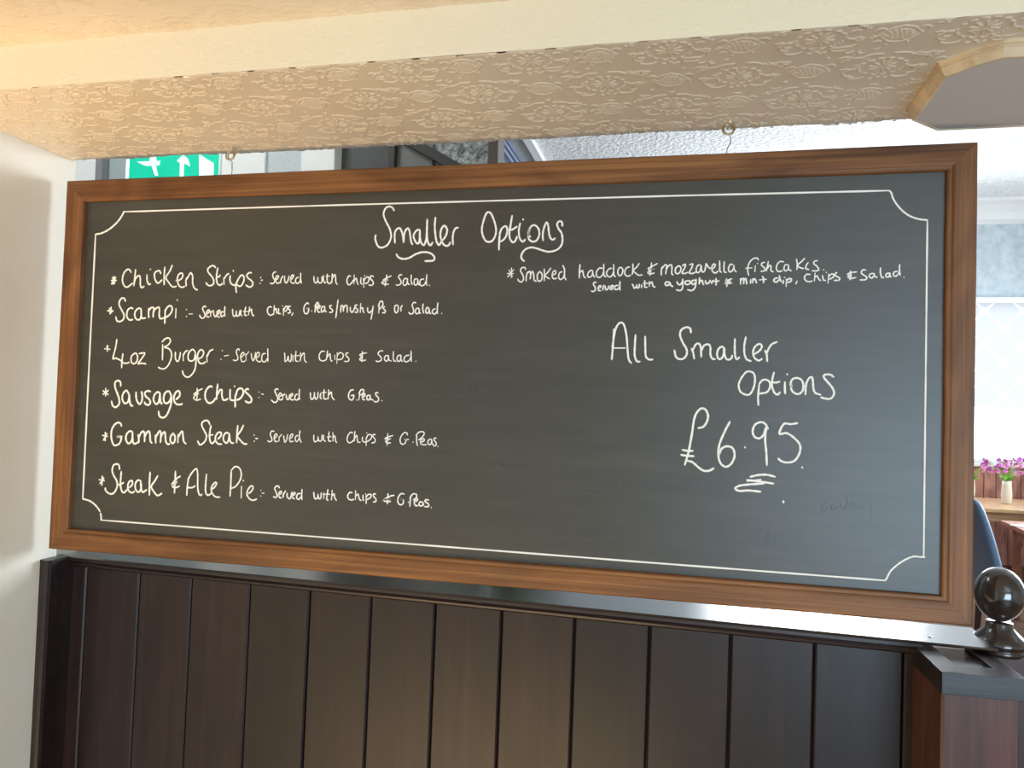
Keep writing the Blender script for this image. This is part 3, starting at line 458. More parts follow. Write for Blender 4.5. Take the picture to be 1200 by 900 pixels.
# border line with scooped corners
for st, sm in ((((144.8, 248.2), (400, 240.2), (800, 229.2), (1041.7, 223.4)), False), (((1082.3, 652.8), (1084.6, 450), (1086.7, 257.8)), False),
           (((118.3, 609.4), (400, 631.2), (740, 657.6), (1037.5, 680.2)), False), (((97.2, 584.7), (104.5, 430), (112.2, 274.8)), False),
           (((112.1, 274.6), (119.2, 273.3), (126.7, 269.6), (134.2, 263.8), (140, 257.5), (144.6, 250), (145.4, 247.9)), True),
           (((1041.5, 223.2), (1044.3, 226), (1046.7, 233.1), (1052, 241.1), (1058.3, 247.8), (1064.5, 252.3), (1071.6, 255.4), (1078.7, 257.2), (1086.7, 258)), True),
           (((1083.8, 652.9), (1076.7, 652.5), (1070.8, 652.1), (1064.2, 654.2), (1056.7, 658.3), (1049.2, 663.8), (1043.3, 669.6), (1039.2, 677.5), (1037.5, 680)), True),
           (((97.2, 584.7), (101, 585.6), (105.6, 587.2), (110.6, 590.8), (114.4, 595), (117.2, 599.3)), True), (((117.8, 601.3), (118.6, 605.5), (118.6, 609.4)), True)):
    pts = []; bm = bmesh.new()
    if sm: stroke(bm, st, 2.1)
    else:
        for a, b in zip(st, st[1:]):
            k = 12
            pts += [(a[0] + (b[0] - a[0]) * i / k, a[1] + (b[1] - a[1]) * i / k) for i in range(k)]
        stroke(bm, pts + [st[-1]], 2.0, smooth=False)
    facing(bm); bpart(obj('border_line', bm, M['chalk'], board))
# traces of wiped writing
GH = [(640, 540, 2.727, "895,135 880,150 890,165 905,145;915,140 915,160 930,150;940,140 950,155 965,135;960,110 968,150;985,150 975,135 995,140 1000,155;1010,145 1020,160;1040,140 1040,190 1015,205 995,195 990,180;470,60 480,85 500,60;500,60 505,110;680,230 680,260;665,235 700,230;710,230 705,260 730,270 735,235;160,215 175,240;190,220 215,245;565,245 570,225 590,250;600,230 620,245;130,30 150,70;230,80 250,50;40,240 75,245;470,250 500,262"),
      (500, 440, 1, "60,18 64,14 66,24;70,14 70,26 76,20;30,20 42,24;48,12 50,24 56,18;0,20 16,25;-22,20 -10,26"),
      (640, 480, 1, "10,100 40,96 60,100;60,150 100,146;20,60 26,72 34,62;-60,64 -45,70 -40,60")]
gs = [([(x0 + a / s, y0 + b / s) for a, b in st], 1.7) for x0, y0, s, data in GH for st in parse(data)]
write(gs, 'faint traces of erased chalk writing', 6, 'wiped_lettering', 'ghost')
# hooks of the board and eyes in the beam
def hook(hx, px_ring, px_base, nm, lbl):
    c = on(*px_ring, 1, 0.012); b = on(*px_base, 1, 0.012); r = 0.0098
    e = thing('screw_eye', (c[0], 0.012, ZS), lbl, 'screw eye', None)
    bm = bmesh.new()
    tube(bm, [(r * math.cos(a) * (1 if 1 else 1), 0.004 * math.sin(a), c[2] - ZS + r * math.sin(a)) for a in [2 * math.pi * k / 24 for k in range(24)]], 0.0019, closed=True)
    obj('ring', bm, M['brass'], e, True)
    bm = bmesh.new(); tube(bm, [(0.001, 0, c[2] - ZS + r), (0.001, 0, 0.006)], 0.0017); obj('shank', bm, M['brass'], e, True)
    bm = bmesh.new()
    P = []
    for k in range(17):
        a = math.radians(-75 + 300 * k / 16); P.append((c[0] + 0.0002 + 0.0075 * math.cos(a), 0.012 + 0.005 * math.sin(a * .5) - .002, c[2] - 0.0015 + 0.0085 * math.sin(a)))
    P = P[::-1]
    P += [(c[0] + 0.0035, 0.012, c[2] - 0.014), (c[0] + 0.004, 0.012, c[2] - 0.022), (b[0] + 0.001, 0.012, BH + 0.010), (b[0], 0.012, BH - 0.004)]
    tube(bm, P, 0.0014); o = bpart(obj('hanging_hook', bm, M['steel'], board, True))
hook(0, (270.5, 182), (271.5, 202), 'l', 'brass screw eye in the beam above the left half of the board')
hook(1, (854, 151.5), (851.5, 177), 'r', 'brass screw eye in the beam above the right half of the board')

# ------------------------------------------------------------------ panelled partition
part = thing('panelled_partition', (-0.03, 0.0795, -0.0505), 'dark varnished plank partition with a glossy ledge under the board', 'partition', rot=(0, 0.0060, -0.0245))
HP = ZF + 0.0505
xs_ = [0.0 + v for v in (0.056, 0.187, 0.311, 0.445, 0.576, 0.705, 0.834, 0.962, 1.096, 1.228, 1.363, 1.496, 1.630)]
xs_ = [-0.004] + xs_ + [1.70]
for i, (a, b) in enumerate(zip(xs_, xs_[1:])):
    bm = bmesh.new(); g_ = 0.0022; yo = random.uniform(-.0006, .0006); bv = 0.0028
    prism(bm, [(a + g_ / 2, 0.014), (a + g_ / 2, yo + bv), (a + g_ / 2 + bv, yo), (b - g_ / 2 - bv, yo), (b - g_ / 2, yo + bv), (b - g_ / 2, 0.014)], axis=2, a=HP, b=0.0)
    obj('plank', bm, M['plank'], part)
boxo('backing_board', (0, 1.70, 0.0141, 0.03, HP, 0.004), M['railwood'], part)
bm = bmesh.new()   # rail under the ledge with a small scotia
prism(bm, [(-0.0015, 0.0), (-0.0055, 0.003), (-0.0065, 0.007), (-0.0045, 0.0095), (-0.0085, 0.013), (-0.0085, 0.019), (0.10, 0.019), (0.10, 0.0)], axis=0, a=0.0, b=1.655)
obj('top_rail', bm, M['railwood'], part)
bm = bmesh.new(); prism(bm, [(-0.0120, 0.0192), (-0.0140, 0.0215), (-0.0120, 0.0240), (0.112, 0.0240), (0.116, 0.0215), (0.112, 0.0192)], axis=0, a=0.0, b=1.760)
obj('ledge', bm, M['ledge'], part)
bm = bmesh.new()   # return piece down the wall, with a bead on its front edge
prism(bm, [(-0.010, -0.010), (-0.010, -0.064), (0.004, -0.064), (0.008, -0.067), (0.016, -0.068), (0.022, -0.066), (0.025, -0.060), (0.022, -0.056), (0.022, -0.0005), (-0.010, -0.0005)], axis=2, a=HP, b=0.0235)
obj('wall_return', bm, M['railwood'], part)
bm = bmesh.new(); lathe(bm, [(0.0, 0), (0.003, 0.0004), (0.002, 0.0012), (0.0, 0.0014)], 12)
o = obj('screw_head', bm, M['steel'], part); o.location = (1.672, 0.020, 0.0240)

# capped end pier
PZ = -0.0461
pier = thing('capped_pier', (1.6165, -0.0908, ZF), 'dark capped end pier with a recessed top, against the partition', 'pier', rot=(0, 0, 0.03))
ph = PZ - ZF; PWd, PD = 0.108, 0.150
bm = bmesh.new(); prism(bm, [(-0.0, 0.004), (0.004, 0.002), (PWd - 0.010, 0.002), (PWd - 0.008, 0.006), (PWd - 0.008, PD), (-0.0, PD)], axis=2, a=0.0, b=ph - 0.030)
obj('body', bm, M['post'], pier)
for nm, d in (('cap_rail', (-0.0005, 0.030, 0.0, PD, ph - 0.031, ph)), ('cap_rail', (PWd - 0.026, PWd, 0.0, PD, ph - 0.031, ph - 0.0004)), ('cap_front', (-0.001, PWd + 0.0005, -0.002, 0.040, ph - 0.0312, ph - 0.0002))):
    boxo(nm, d, M['railwood'], pier, 0.0007)
boxo('recessed_panel', (0.029, PWd - 0.025, 0.038, PD, ph - 0.02, ph - 0.006), M['ledge'], pier)

# newel with ball finial
nw = thing('newel_post', (1.757, 0.100, ZF), 'dark gloss newel post with a round ball finial, right of the board', 'newel post', rot=(0, 0, -0.02))
hb = -ZF
bm = bmesh.new(); box(bm, -0.035, 0.045, -0.030, 0.050, 0, hb - 0.058, 0.002); obj('post', bm, M['post'], nw)
bm = bmesh.new()
Rb = 0.0368
prof = [(0.0, hb - 0.062), (0.036, hb - 0.062), (0.0385, hb - 0.058), (0.0385, hb - 0.054), (0.036, hb - 0.0525), (0.037, hb - 0.051), (0.0392, hb - 0.047), (0.0392, hb - 0.042), (0.037, hb - 0.038), (0.034, hb - 0.0345), (0.027, hb - 0.028), (0.0215, hb - 0.022), (0.019, hb - 0.0155), (0.0192, hb - 0.0115)]
obj_base = prof + [(0.0, hb - 0.0115)]
lathe(bm, obj_base, 56); obj('turned_base', bm, M['gloss_dark'], nw, True)
bm = bmesh.new()
prof = [(Rb * math.sin(math.radians(a)), hb + 0.0325 - 0.0435 * math.cos(math.radians(a))) for a in np.linspace(1, 179, 36)]
lathe(bm, prof, 64); obj('ball_finial', bm, M['gloss_dark'], nw, True)

# moulded plaque under the beam
pl = thing('beam_plaque', (1.86, -0.08, ZS), 'flat pale octagonal board edged with cream moulding, under the beam', 'plaque')
x0, x1, y0_, y1_ = 1.583, 2.16, -0.221, 0.062
out = [(x0, y1_ - .056), (x0 - .002, y0_ + .056), (x0 + .028, y0_ + .022), (x0 + .058, y0_), (x1 - .058, y0_), (x1, y0_ + .056), (x1, y1_ - .056), (x1 - .055, y1_), (x0 + .055, y1_)]
out = [(a - 1.86, b + .08) for a, b in out]
cx = sum(a for a, b in out) / 9; cy = sum(b for a, b in out) / 9
def inset(d):
    n = len(out); res = []
    for i in range(n):
        p0, p1, p2 = Vector(out[i - 1]), Vector(out[i]), Vector(out[(i + 1) % n])
        def nrm(a, b):
            t = (b - a).normalized(); nn = Vector((-t.y, t.x))
            return nn if nn.dot(Vector((cx, cy)) - a) > 0 else -nn
        a = nrm(p0, p1); b = nrm(p1, p2); m_ = (a + b); m_ = m_ / (m_.length ** 2 / 2) if m_.length > 1e-6 else a
        res.append(p1 + m_ * d)
    return res
M['plaque'] = principled('pale_painted_board', (0.56, 0.55, 0.55), 0.5)
M['moulding'] = wood('cream_stained_moulding', (0.62, 0.46, 0.28), (0.74, 0.58, 0.38), (0.80, 0.66, 0.46), along=0, rough=0.4, grain=.5)
bm = bmesh.new(); ip = inset(0.008); prism(bm, [tuple(p) for p in ip], axis=2, a=-0.0185, b=-0.001); obj('flat_panel', bm, M['plaque'], pl)
profm = [(0.0, 0.0005), (0.0, -0.004), (0.0030, -0.0055), (0.0032, -0.0075), (0.0020, -0.0085), (0.0045, -0.013), (0.0075, -0.0175), (0.009, -0.0198), (0.012, -0.0198), (0.012, 0.0005)]
rr = [inset(d) for d, z in profm]
for i in range(9):
    j = (i + 1) % 9; bm = bmesh.new()
    A = [bm.verts.new((rr[k][i].x, rr[k][i].y, profm[k][1])) for k in range(len(profm))]; B = [bm.verts.new((rr[k][j].x, rr[k][j].y, profm[k][1])) for k in range(len(profm))]
    n = len(profm)
    for k in range(n): bm.faces.new((A[k], A[(k + 1) % n], B[(k + 1) % n], B[k]))
    bm.faces.new(A); bm.faces.new(B[::-1]); bmesh.ops.recalc_face_normals(bm, faces=bm.faces)
    obj('moulding_strip', bm, M['moulding'], pl)

# ------------------------------------------------------------------ back room, left: wall with sign, dark doorway
def X1(px, py, y=YL): return on(px, py, 1, y)[0]
xa, xb = X1(118, 198), X1(358, 190)
bm = bmesh.new(); box(bm, -4.2, X1(116, 198), YL, YL + .12, ZF, ZB); struct('wall_back_1', bm, M['white'])
M['shade'] = principled('blue_grey_paint', (0.34, 0.40, 0.42), 0.6)
bm = bmesh.new(); box(bm, X1(116, 198), X1(258, 195), YL + .03, YL + .15, ZF, ZB); struct('wall_back_2', bm, M['shade'])
bm = bmesh.new(); box(bm, X1(258, 195), xb, YL, YL + .12, ZF, ZB); struct('wall_back_3', bm, M['backwall'])
bm = bmesh.new(); box(bm, X1(115.5, 198), X1(123, 198), YL - .02, YL + .02, ZF, ZB); struct('trim_5', bm, principled('grey_architrave', (0.22, 0.22, 0.24), 0.5))
bm = bmesh.new(); box(bm, X1(258, 195), X1(313, 193), YL - .02, YL - .001, ZF, ZB, 0.004); struct('trim_6', bm, M['white'])
bm = bmesh.new(); box(bm, xb, X1(398, 188), YL - .05, YL + .13, ZF, ZB, 0.012); struct('trim_7', bm, M['white'])
# sign
ys = YL - 0.04
a = on(147.5, 192, 1, ys); b = on(257, 186, 1, ys)
sw = b[0] - a[0]; sz1 = a[2] + 0.055; sz0 = sz1 - sw * 0.44
sg = thing('exit_sign', (a[0], ys, sz0), 'green and white emergency exit sign with pictograms, above the board on the left', 'sign')
M['sgreen'] = principled('sign_green', (0.0, 0.62, 0.40), 0.4); M['swhite'] = principled('sign_white', (0.86, 0.90, 0.90), 0.4)
b_ = nodes(M['sgreen'])[2]; b_.inputs['Emission Color'].default_value = (0, .75, .45, 1); b_.inputs['Emission Strength'].default_value = 0.15
b_ = nodes(M['swhite'])[2]; b_.inputs['Emission Color'].default_value = (.8, 1, .95, 1); b_.inputs['Emission Strength'].default_value = 0.25
boxo('backing_plate', (0, sw, 0, 0.012, 0, sz1 - sz0), M['swhite'], sg, 0.001)
bx = (on(152, 192, 1, ys)[0] - a[0])
boxo('green_field', (bx, sw - 0.001, -0.0015, 0.0, 0.006, sz1 - sz0 - 0.006), M['sgreen'], sg)
def signpoly(name, pts, k=0):
    bm = bmesh.new(); P = [on(140 + x / 9.23, 175 + y / 9.23, 1, ys - 0.0018) for x, y in pts]
    prism(bm, [(p[0] - a[0], min(max(p[2] - sz0, 0.008), sz1 - sz0 - 0.008)) for p in P], axis=1, a=-0.003, b=-0.0016); obj(name, bm, M['swhite'], sg)
signpoly('pictogram', [(185, 135), (330, 128), (385, 285), (420, 285), (385, 130), (445, 125), (430, 175), (405, 150), (395, 60), (330, 60), (330, 145), (283, 180)])
signpoly('arrow', [(620, 125), (690, 60), (745, 105), (765, 188), (700, 150), (690, 420), (648, 420), (655, 150)])
signpoly('door_symbol', [(862, 50), (940, 102), (1022, 150), (1015, 420), (862, 420)])
# dark glazed doorway
M['char'] = principled('charcoal_panel', (0.055, 0.06, 0.065), 0.25, 0.6); M['dgrey'] = principled('mid_grey_panel', (0.14, 0.145, 0.15), 0.35)
M['speck'] = principled('speckled_grey', (0.2, 0.23, 0.24), 0.6)
setc(M['speck'], ramp(M['speck'], noise(M['speck'], coord(M['speck'], (1, 1, 1)), 40, 3, .7), [(0.35, (0.05, 0.055, 0.055)), (0.65, (0.40, 0.46, 0.48))]))
M['black'] = principled('black_frame', (0.018, 0.018, 0.018), 0.4)
p = lambda px, y=YL: X1(px, 184, y)
door = thing('glazed_screen', (p(398), YL, ZF), 'dark glazed screen behind the board, seen above its frame', 'screen')
dx = p(398); H_ = ZB - ZF
boxo('dark_panel', (0, p(458) - dx, 0.02, 0.06, 0, H_), M['char'], door)
boxo('mullion', (p(456.5) - dx, p(463.5) - dx, -0.01, 0.07, 0, H_), M['black'], door, .003)
boxo('grey_panel', (p(463) - dx, p(505) - dx, 0.02, 0.06, 0, H_), M['dgrey'], door)
boxo('speckled_panel', (p(504) - dx, p(574) - dx, 0.035, 0.07, 0, H_), M['speck'], door)
bm = bmesh.new(); q1 = on(488, 176, 1, YL); q2 = on(507, 175, 1, YL); q3 = on(524, 184, 1, YL); q4 = on(502, 184, 1, YL)
kx = (q4[0] - q1[0]) / (q4[2] - q1[2])
prism(bm, [(q1[0] + kx * .5 - dx, q1[2] + .5 - ZF), (q2[0] + kx * .5 - dx + .01, q2[2] + .5 - ZF), (q3[0] - kx * .5 - dx, q3[2] - .5 - ZF), (q4[0] - kx * .5 - dx, q4[2] - .5 - ZF)], axis=1, a=-.01, b=.05)
obj('brace', bm, M['black'], door)
boxo('post', (p(573.5) - dx, p(585.5) - dx, -0.03, 0.08, 0, H_), principled('dark_stained_post', (0.06, 0.045, 0.04), 0.4), door, .004)
# ceiling bulkhead running away from us with shadow lines painted as blue strips
c1 = on(593, 172, 2, ZB)[0]
M['shadow_stripe'] = principled('blue_shadow_line', (0.10, 0.20, 0.48), 0.4); M['lgrey'] = principled('pale_grey_panel', (0.46, 0.50, 0.54), 0.5)
bm = bmesh.new(); box(bm, c1 - .25, -0.21, 1.9, YH, ZB - 0.012, ZB + .001); struct('trim_8', bm, M['lgrey'])
for k, (u, mt) in enumerate(((-0.475, 'shadow_stripe'), (-0.445, 'white'), (-0.420, 'shadow_stripe'), (-0.395, 'white'), (-0.372, 'shadow_stripe'))):
    bm = bmesh.new(); box(bm, u - .03, u - .03 + 0.014, 1.9, YH, ZB - 0.022, ZB - .012); struct('trim_%d' % (9 + k), bm, M[mt])
bm = bmesh.new(); box(bm, -0.225, -0.150, 1.9, YH, ZB - 0.05, ZB + .001); struct('trim_14', bm, M['white'])

# ------------------------------------------------------------------ back room, right: window wall, tables
M['band'] = principled('blue_grey_wallpaper', (0.50, 0.60, 0.66), 0.7)
vv = coord(M['band'], (1, 1, 1)); nn = noise(M['band'], vv, 9, 3, .6)
setc(M['band'], ramp(M['band'], nn, [(0.35, (0.44, 0.54, 0.60)), (0.65, (0.62, 0.70, 0.74))]))
wx0, wx1, wz0, wz1 = 3.35, 5.45, -0.12, 1.68
def wallwin(name, x0, x1, a, b, z0, z1, y, th=0.1):
    bm = bmesh.new()
    box(bm, x0, a, y, y + th, ZF, ZB); box(bm, b, x1, y, y + th, ZF, ZB); box(bm, a, b, y, y + th, ZF, z0); box(bm, a, b, y, y + th, z1, ZB)
    return bm
struct('wall_far', wallwin('w', -4.3, XE, wx0, wx1, wz0, wz1, YH), M['band'])
bm = bmesh.new(); prism(bm, [(YH, ZB), (YH - .20, ZB), (YH - .185, ZB - .03), (YH - .12, ZB - .06), (YH - .05, ZB - .13), (YH - .02, ZB - .2), (YH - .02, ZB - .24), (YH, ZB - .25)], axis=0, a=-4.2, b=XE); struct('trim_15', bm, M['white'])
bm = bmesh.new(); box(bm, wx0, wx1, YH - .10, YH + .06, wz0 - .03, wz0, .006); struct('trim_16', bm, M['white'])
win = bmesh.new()
for a_, b2 in ((wx0, wx0 + .06), (wx1 - .06, wx1), (3.92, 3.97)): box(win, a_, b2, YH + .03, YH + .08, wz0, wz1)
box(win, wx0, wx1, YH + .03, YH + .08, wz0, wz0 + .05); box(win, wx0, wx1, YH + .03, YH + .08, wz1 - .05, wz1)
wo = struct('window_1', win, M['white'])
# sheer trellis blind hung in the window
M['sheer'] = bpy.data.materials.new('sheer_trellis_fabric'); M['sheer'].use_nodes = True
N, L = M['sheer'].node_tree.nodes, M['sheer'].node_tree.links
for nd in list(N): N.remove(nd)
mo = N.new('ShaderNodeOutputMaterial'); tr = N.new('ShaderNodeBsdfTranslucent'); df_ = N.new('ShaderNodeBsdfDiffuse'); mx = N.new('ShaderNodeMixShader'); mx.inputs[0].default_value = .25
tc = N.new('ShaderNodeTexCoord'); sx = N.new('ShaderNodeSeparateXYZ'); L.new(tc.outputs['Object'], sx.inputs[0])
def math_(op, a, b=None):
    n_ = N.new('ShaderNodeMath'); n_.operation = op
    for i, v_ in enumerate((a, b)):
        if v_ is None: continue
        if isinstance(v_, (int, float)): n_.inputs[i].default_value = v_
        else: L.new(v_, n_.inputs[i])
    return n_.outputs[0]
xx = math_('MULTIPLY', sx.outputs[0], 17.0); zz = math_('MULTIPLY', sx.outputs[2], 17.0)
g1 = math_('COSINE', xx); g2 = math_('COSINE', zz); gg = math_('ABSOLUTE', math_('ADD', g1, g2))
cr = N.new('ShaderNodeValToRGB'); cr.color_ramp.elements[0].position = 0.10; cr.color_ramp.elements[0].color = (0.66, 0.67, 0.69, 1); cr.color_ramp.elements[1].position = 0.22; cr.color_ramp.elements[1].color = (0.40, 0.405, 0.42, 1)
L.new(gg, cr.inputs[0]); L.new(cr.outputs[0], tr.inputs[0]); L.new(cr.outputs[0], df_.inputs[0]); L.new(tr.outputs[0], mx.inputs[1]); L.new(df_.outputs[0], mx.inputs[2]); L.new(mx.outputs[0], mo.inputs[0])
bl = thing('trellis_blind', (4.4, YH - .02, wz0), 'sheer white trellis patterned blind glowing in the far window', 'blind')
bm = bmesh.new()
n = 60; A = [bm.verts.new((-1.0 + 2.0 * i / n, 0.004 * math.sin(i * .9), 0.62)) for i in range(n + 1)]; B = [bm.verts.new((-1.0 + 2.0 * i / n, 0.004 * math.sin(i * .9), wz1 - wz0)) for i in range(n + 1)]
for i in range(n): bm.faces.new((A[i], A[i + 1], B[i + 1], B[i]))
obj('fabric', bm, M['sheer'], bl); boxo('head_rail', (-1.02, 1.02, -0.03, 0.015, wz1 - wz0 - .05, wz1 - wz0 + .01), M['white'], bl)
# frames round the back-room lamps; the far and second side windows are added
def frame(name, c, axis, w_, h_):
    bm = bmesh.new(); t = .06
    for a0, a1, b0, b1 in ((-w_ / 2 - t, w_ / 2 + t, h_ / 2, h_ / 2 + t), (-w_ / 2 - t, w_ / 2 + t, -h_ / 2 - t, -h_ / 2), (-w_ / 2 - t, -w_ / 2, -h_ / 2, h_ / 2), (w_ / 2, w_ / 2 + t, -h_ / 2, h_ / 2)):
        if axis == 1: box(bm, c[0] + a0, c[0] + a1, c[1] - .03, c[1] + .14, c[2] + b0, c[2] + b1)
        else: box(bm, c[0] - .03, c[0] + .19, c[1] + a0, c[1] + a1, c[2] + b0, c[2] + b1)
    struct(name, bm, M['white'])
frame('added_window_2', (2.6, 7.87, 1.4), 1, 2.1, 1.5); frame('window_3', (5.41, 3.8, .9), 0, 2.5, 2.0); frame('added_window_4', (5.41, 6.4, 1.0), 0, 1.7, 1.9)
# wainscot boards under the window
M['redwood'] = wood('red_brown_wainscot', (0.34, 0.13, 0.09), (0.50, 0.22, 0.16), (0.62, 0.32, 0.24), along=2, rough=0.4)
wsx = 3.2; k = 0
base = bmesh.new(); box(base, -4.2, XE, YH - .02, YH, ZF, wz0 - .03); wb = struct('trim_17', base, M['redwood'])
while wsx < XE - .1:
    bo = boxo('board', (wsx + .004, wsx + .116, YH - .035, YH - .02, ZF, wz0 - .035), M['redwood'], wb, .004); wsx += .12

# tables
M['tablewood'] = wood('light_oak_top', (0.42, 0.24, 0.12), (0.60, 0.38, 0.20), (0.72, 0.50, 0.30), along=0, rough=0.22, spec=0.6, blot=0.2)
M['tabledark'] = wood('red_mahogany_top', (0.30, 0.11, 0.065), (0.36, 0.14, 0.085), (0.42, 0.175, 0.11), along=1, rough=0.25, spec=0.6, blot=0.2)
def table(name, c, w_, d_, rot, mt, lbl, zt=-0.45):
    t = thing(name, (c[0], c[1], ZF), lbl, 'table', rot=(0, 0, rot)); h = zt - ZF
    boxo('table_top', (-w_ / 2, w_ / 2, -d_ / 2, d_ / 2, h - .035, h), mt, t, .006)
    boxo('apron', (-w_ / 2 + .07, w_ / 2 - .07, -d_ / 2 + .07, d_ / 2 - .07, h - .12, h - .035), mt, t)
    for sx_ in (-1, 1):
        for sy_ in (-1, 1):
            bm = bmesh.new(); x_, y_ = sx_ * (w_ / 2 - .09), sy_ * (d_ / 2 - .09)
            lathe(bm, [(0.026, 0), (0.032, .05), (0.022, .09), (0.034, .3), (0.026, h - .22), (0.036, h - .18), (0.036, h - .036)], 16, (x_, y_)); obj('leg', bm, mt, t, True)
    return t
table('dining_table', (4.35, 6.98), 1.5, 1.10, 0.0, M['tablewood'], 'light wooden dining table by the far window with a vase of flowers')
table('side_dining_table', (4.03, 4.75), 0.80, 1.5, -0.09, M['tabledark'], 'red-brown dining table in the middle of the back room with a white menu sheet')
mn = thing('menu_sheet', (3.86, 5.08, -0.449), 'white sheet lying on the red-brown dining table', 'menu', rot=(0, 0, .35))
for k in range(2): boxo('leaf', (-.15 + k * .02, .15 + k * .03, -.21, .21, .0005 + k * .003, .003 + k * .003), M['white'], mn)

# vases of flowers
M['vase'] = principled('cream_glazed_vase', (0.82, 0.74, 0.62), 0.25); M['petal'] = principled('magenta_petals', (0.62, 0.10, 0.62), 0.6)
M['petal2'] = principled('pink_petals', (0.80, 0.36, 0.60), 0.6); M['leaf'] = principled('fresh_green_leaves', (0.22, 0.50, 0.08), 0.5)
def flowers(loc, label, mts, seed, vh=0.155, vr=0.034, spread=0.24, n=11):
    r = random.Random(seed); t = thing('flower_vase', loc, label, 'vase of flowers')
    bm = bmesh.new(); lathe(bm, [(vr * .8, 0), (vr * .9, .01), (vr, vh * .4), (vr * .85, vh * .8), (vr * .8, vh), (vr * .7, vh), (vr * .7, vh - .02)], 24); obj('vase', bm, M['vase'], t, True)
    for i in range(n):
        a = r.uniform(0, 2 * math.pi); tilt = r.uniform(0.15, 1.0) if i else .1; Ls = r.uniform(.7, 1.05) * spread
        P0 = Vector((0, 0, vh - .02)); d = Vector((math.cos(a) * tilt, math.sin(a) * tilt, r.uniform(.35, .9))).normalized()
        P = [P0, P0 + Vector((0, 0, .04)) + d * Ls * .35, P0 + Vector((0, 0, .03)) + d * Ls * .75, P0 + d * Ls + Vector((0, 0, -.01))]
        bm = bmesh.new(); tube(bm, P, .0025, 6); st = obj('stem', bm, M['leaf'], t, True)
        for q in range(4):
            bm = bmesh.new(); c_ = P[-1] - d * (.022 * q) + Vector((r.uniform(-.014, .014), r.uniform(-.014, .014), r.uniform(-.006, .012))); nrm = Vector((r.uniform(-1, 1), r.uniform(-1, 1), r.uniform(-.2, 1))).normalized()
            u = nrm.orthogonal().normalized(); v2 = nrm.cross(u)
            for j in range(5):
                aa = 2 * math.pi * j / 5; dd = u * math.cos(aa) + v2 * math.sin(aa); ss = nrm.cross(dd)
                f = [bm.verts.new(c_ + dd * x * .024 + ss * y * .011 + nrm * z * .007) for x, y, z in ((0, 0, 0), (.6, 1, .6), (1, .35, 1.1), (1, -.35, 1.1), (.6, -1, .6))]
                bm.faces.new(f)
            o = obj('flower', bm, mts[q % len(mts)], st)
    for i in range(9):
        a = r.uniform(0, 6.28); dd = Vector((math.cos(a), math.sin(a), r.uniform(.3, 1.0))).normalized(); ss = dd.orthogonal().normalized(); c_ = Vector((0, 0, vh - .005))
        bm = bmesh.new(); Ls = r.uniform(.08, .14)
        V = [bm.verts.new(c_ + dd * Ls * x + ss * Ls * y + Vector((0, 0, z * Ls))) for x, y, z in ((0, 0, 0), (.4, .22, .04), (1, 0, -.12), (.4, -.22, .04), (.45, 0, .0))]
        bm.faces.new((V[0], V[1], V[4])); bm.faces.new((V[1], V[2], V[4])); bm.faces.new((V[2], V[3], V[4])); bm.faces.new((V[3], V[0], V[4])); obj('leaf', bm, M['leaf'], t)
    return t
vp = on(1179.5, 590.5, 2, -0.45)
flowers((vp[0], vp[1], -0.45), 'cream vase of magenta and purple flowers on the light dining table', [M['petal'], M['petal2']], 4, vh=.22, vr=.048, spread=.30, n=15)
vp = on(1138, 582, 2, -0.45)
flowers((vp[0], vp[1], -0.45), 'vase of pale pink flowers half hidden behind the board frame', [M['petal2']], 9, vh=.18, vr=.04, spread=.30, n=10)

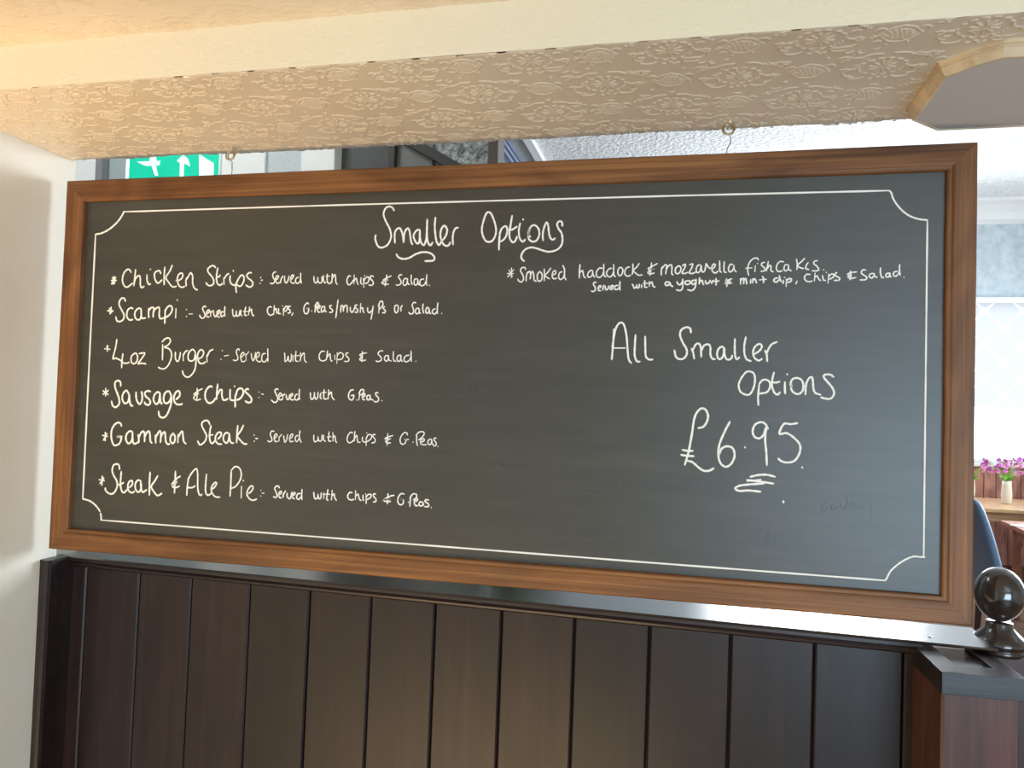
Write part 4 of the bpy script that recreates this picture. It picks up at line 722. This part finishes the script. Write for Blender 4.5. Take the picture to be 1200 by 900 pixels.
# chairs
M['blueleather'] = principled('blue_grey_leather', (0.10, 0.17, 0.27), 0.4, 0.5); M['redfab'] = principled('red_upholstery', (0.55, 0.10, 0.10), 0.7); M['darkleg'] = principled('dark_chair_leg', (0.05, 0.03, 0.025), 0.4)
def chair(loc, rot, lbl, mt, hb_=1.03, group=None):
    t = thing('dining_chair', (loc[0], loc[1], ZF), lbl, 'chair', group, rot=(0, 0, rot))
    boxo('seat', (-.23, .23, -.23, .23, .40, .49), mt, t, .022)
    bm = bmesh.new(); n = 10; rows = []     # curved padded back, leaning away (-x)
    for i in range(n + 1):
        s_ = i / n; z = .44 + (hb_ - .44) * s_; lean = -.20 - .02 * s_ - .13 * s_ ** 1.6; th = .085 - .02 * s_; wv = .215 + .01 * math.sin(s_ * 3)
        if i == n: th *= .5; wv -= .012
        ring = []
        for (xx_, yy_) in ((-.5, -.9), (-.2, -1), (.2, -1), (.5, -.9), (.5, .9), (.2, 1), (-.2, 1), (-.5, .9)):
            ring.append(bm.verts.new((lean + xx_ * th, yy_ * wv, z)))
        rows.append(ring)
    for a_, b2 in zip(rows, rows[1:]):
        for k in range(8): bm.faces.new((a_[k], a_[(k + 1) % 8], b2[(k + 1) % 8], b2[k]))
    bm.faces.new(rows[0][::-1]); bm.faces.new(rows[-1]); bmesh.ops.recalc_face_normals(bm, faces=bm.faces)
    o = obj('backrest', bm, mt, t, True); md = o.modifiers.new('round', 'SUBSURF'); md.levels = 1; md.render_levels = 2
    for sx_ in (-1, 1):
        for sy_ in (-1, 1):
            bm = bmesh.new(); tube(bm, [(sx_ * .19, sy_ * .19, .41), (sx_ * .215, sy_ * .2, 0)], lambda t_: .022 - .007 * t_, 8); obj('leg', bm, M['darkleg'], t)
cb = on(1168, 610, 1, 4.0)
chair((cb[0] + .20, 4.10), 0.0, 'blue-grey leather high-back chair just right of the board frame', M['blueleather'], 1.06)
chair((3.86, 3.46), 1.48, 'red upholstered chair facing the near end of the red-brown table', M['redfab'], .66)

# leafy plant in the back room, mirrored in the ledge
pt = thing('potted_plant', (0.72, 1.05, ZF), 'tall leafy green potted plant behind the partition, mirrored in the glossy ledge', 'plant')
bm = bmesh.new(); lathe(bm, [(.12, 0), (.15, .25), (.165, .30), (.165, .33), (.14, .33), (.14, .30)], 28); obj('pot', bm, M['white'], pt, True)
r = random.Random(5); M['leafd'] = principled('dark_green_leaves', (0.06, 0.20, 0.04), 0.4)
for k in range(3):
    bm = bmesh.new(); tube(bm, [(0.02 * k - .02, 0, .3), (.03 * k - .03, .02, .9), (.05 * k - .05, .0, 1.5)], .012, 8); obj('stem', bm, M['darkleg'], pt, True)
for k in range(90):
    a = r.uniform(0, 6.28); z0 = r.uniform(.95, 1.55); dd = Vector((math.cos(a), math.sin(a), r.uniform(-.1, .7))).normalized(); ss = Vector((-math.sin(a), math.cos(a), 0)); Lf = r.uniform(.16, .27); c_ = Vector((r.uniform(-.04, .04), 0, z0))
    bm = bmesh.new(); V = [bm.verts.new(c_ + dd * Lf * x + ss * Lf * y + Vector((0, 0, z * Lf))) for x, y, z in ((0, 0, 0), (.35, .17, .06), (.7, .14, -.02), (1, 0, -.25), (.7, -.14, -.02), (.35, -.17, .06), (.4, 0, .0), (.75, 0, -.08))]
    for f in ((0, 1, 6), (1, 2, 7, 6), (2, 3, 7), (3, 4, 7), (4, 5, 6, 7), (5, 0, 6)): bm.faces.new([V[i] for i in f])
    obj('leaf', bm, M['leafd'], pt)
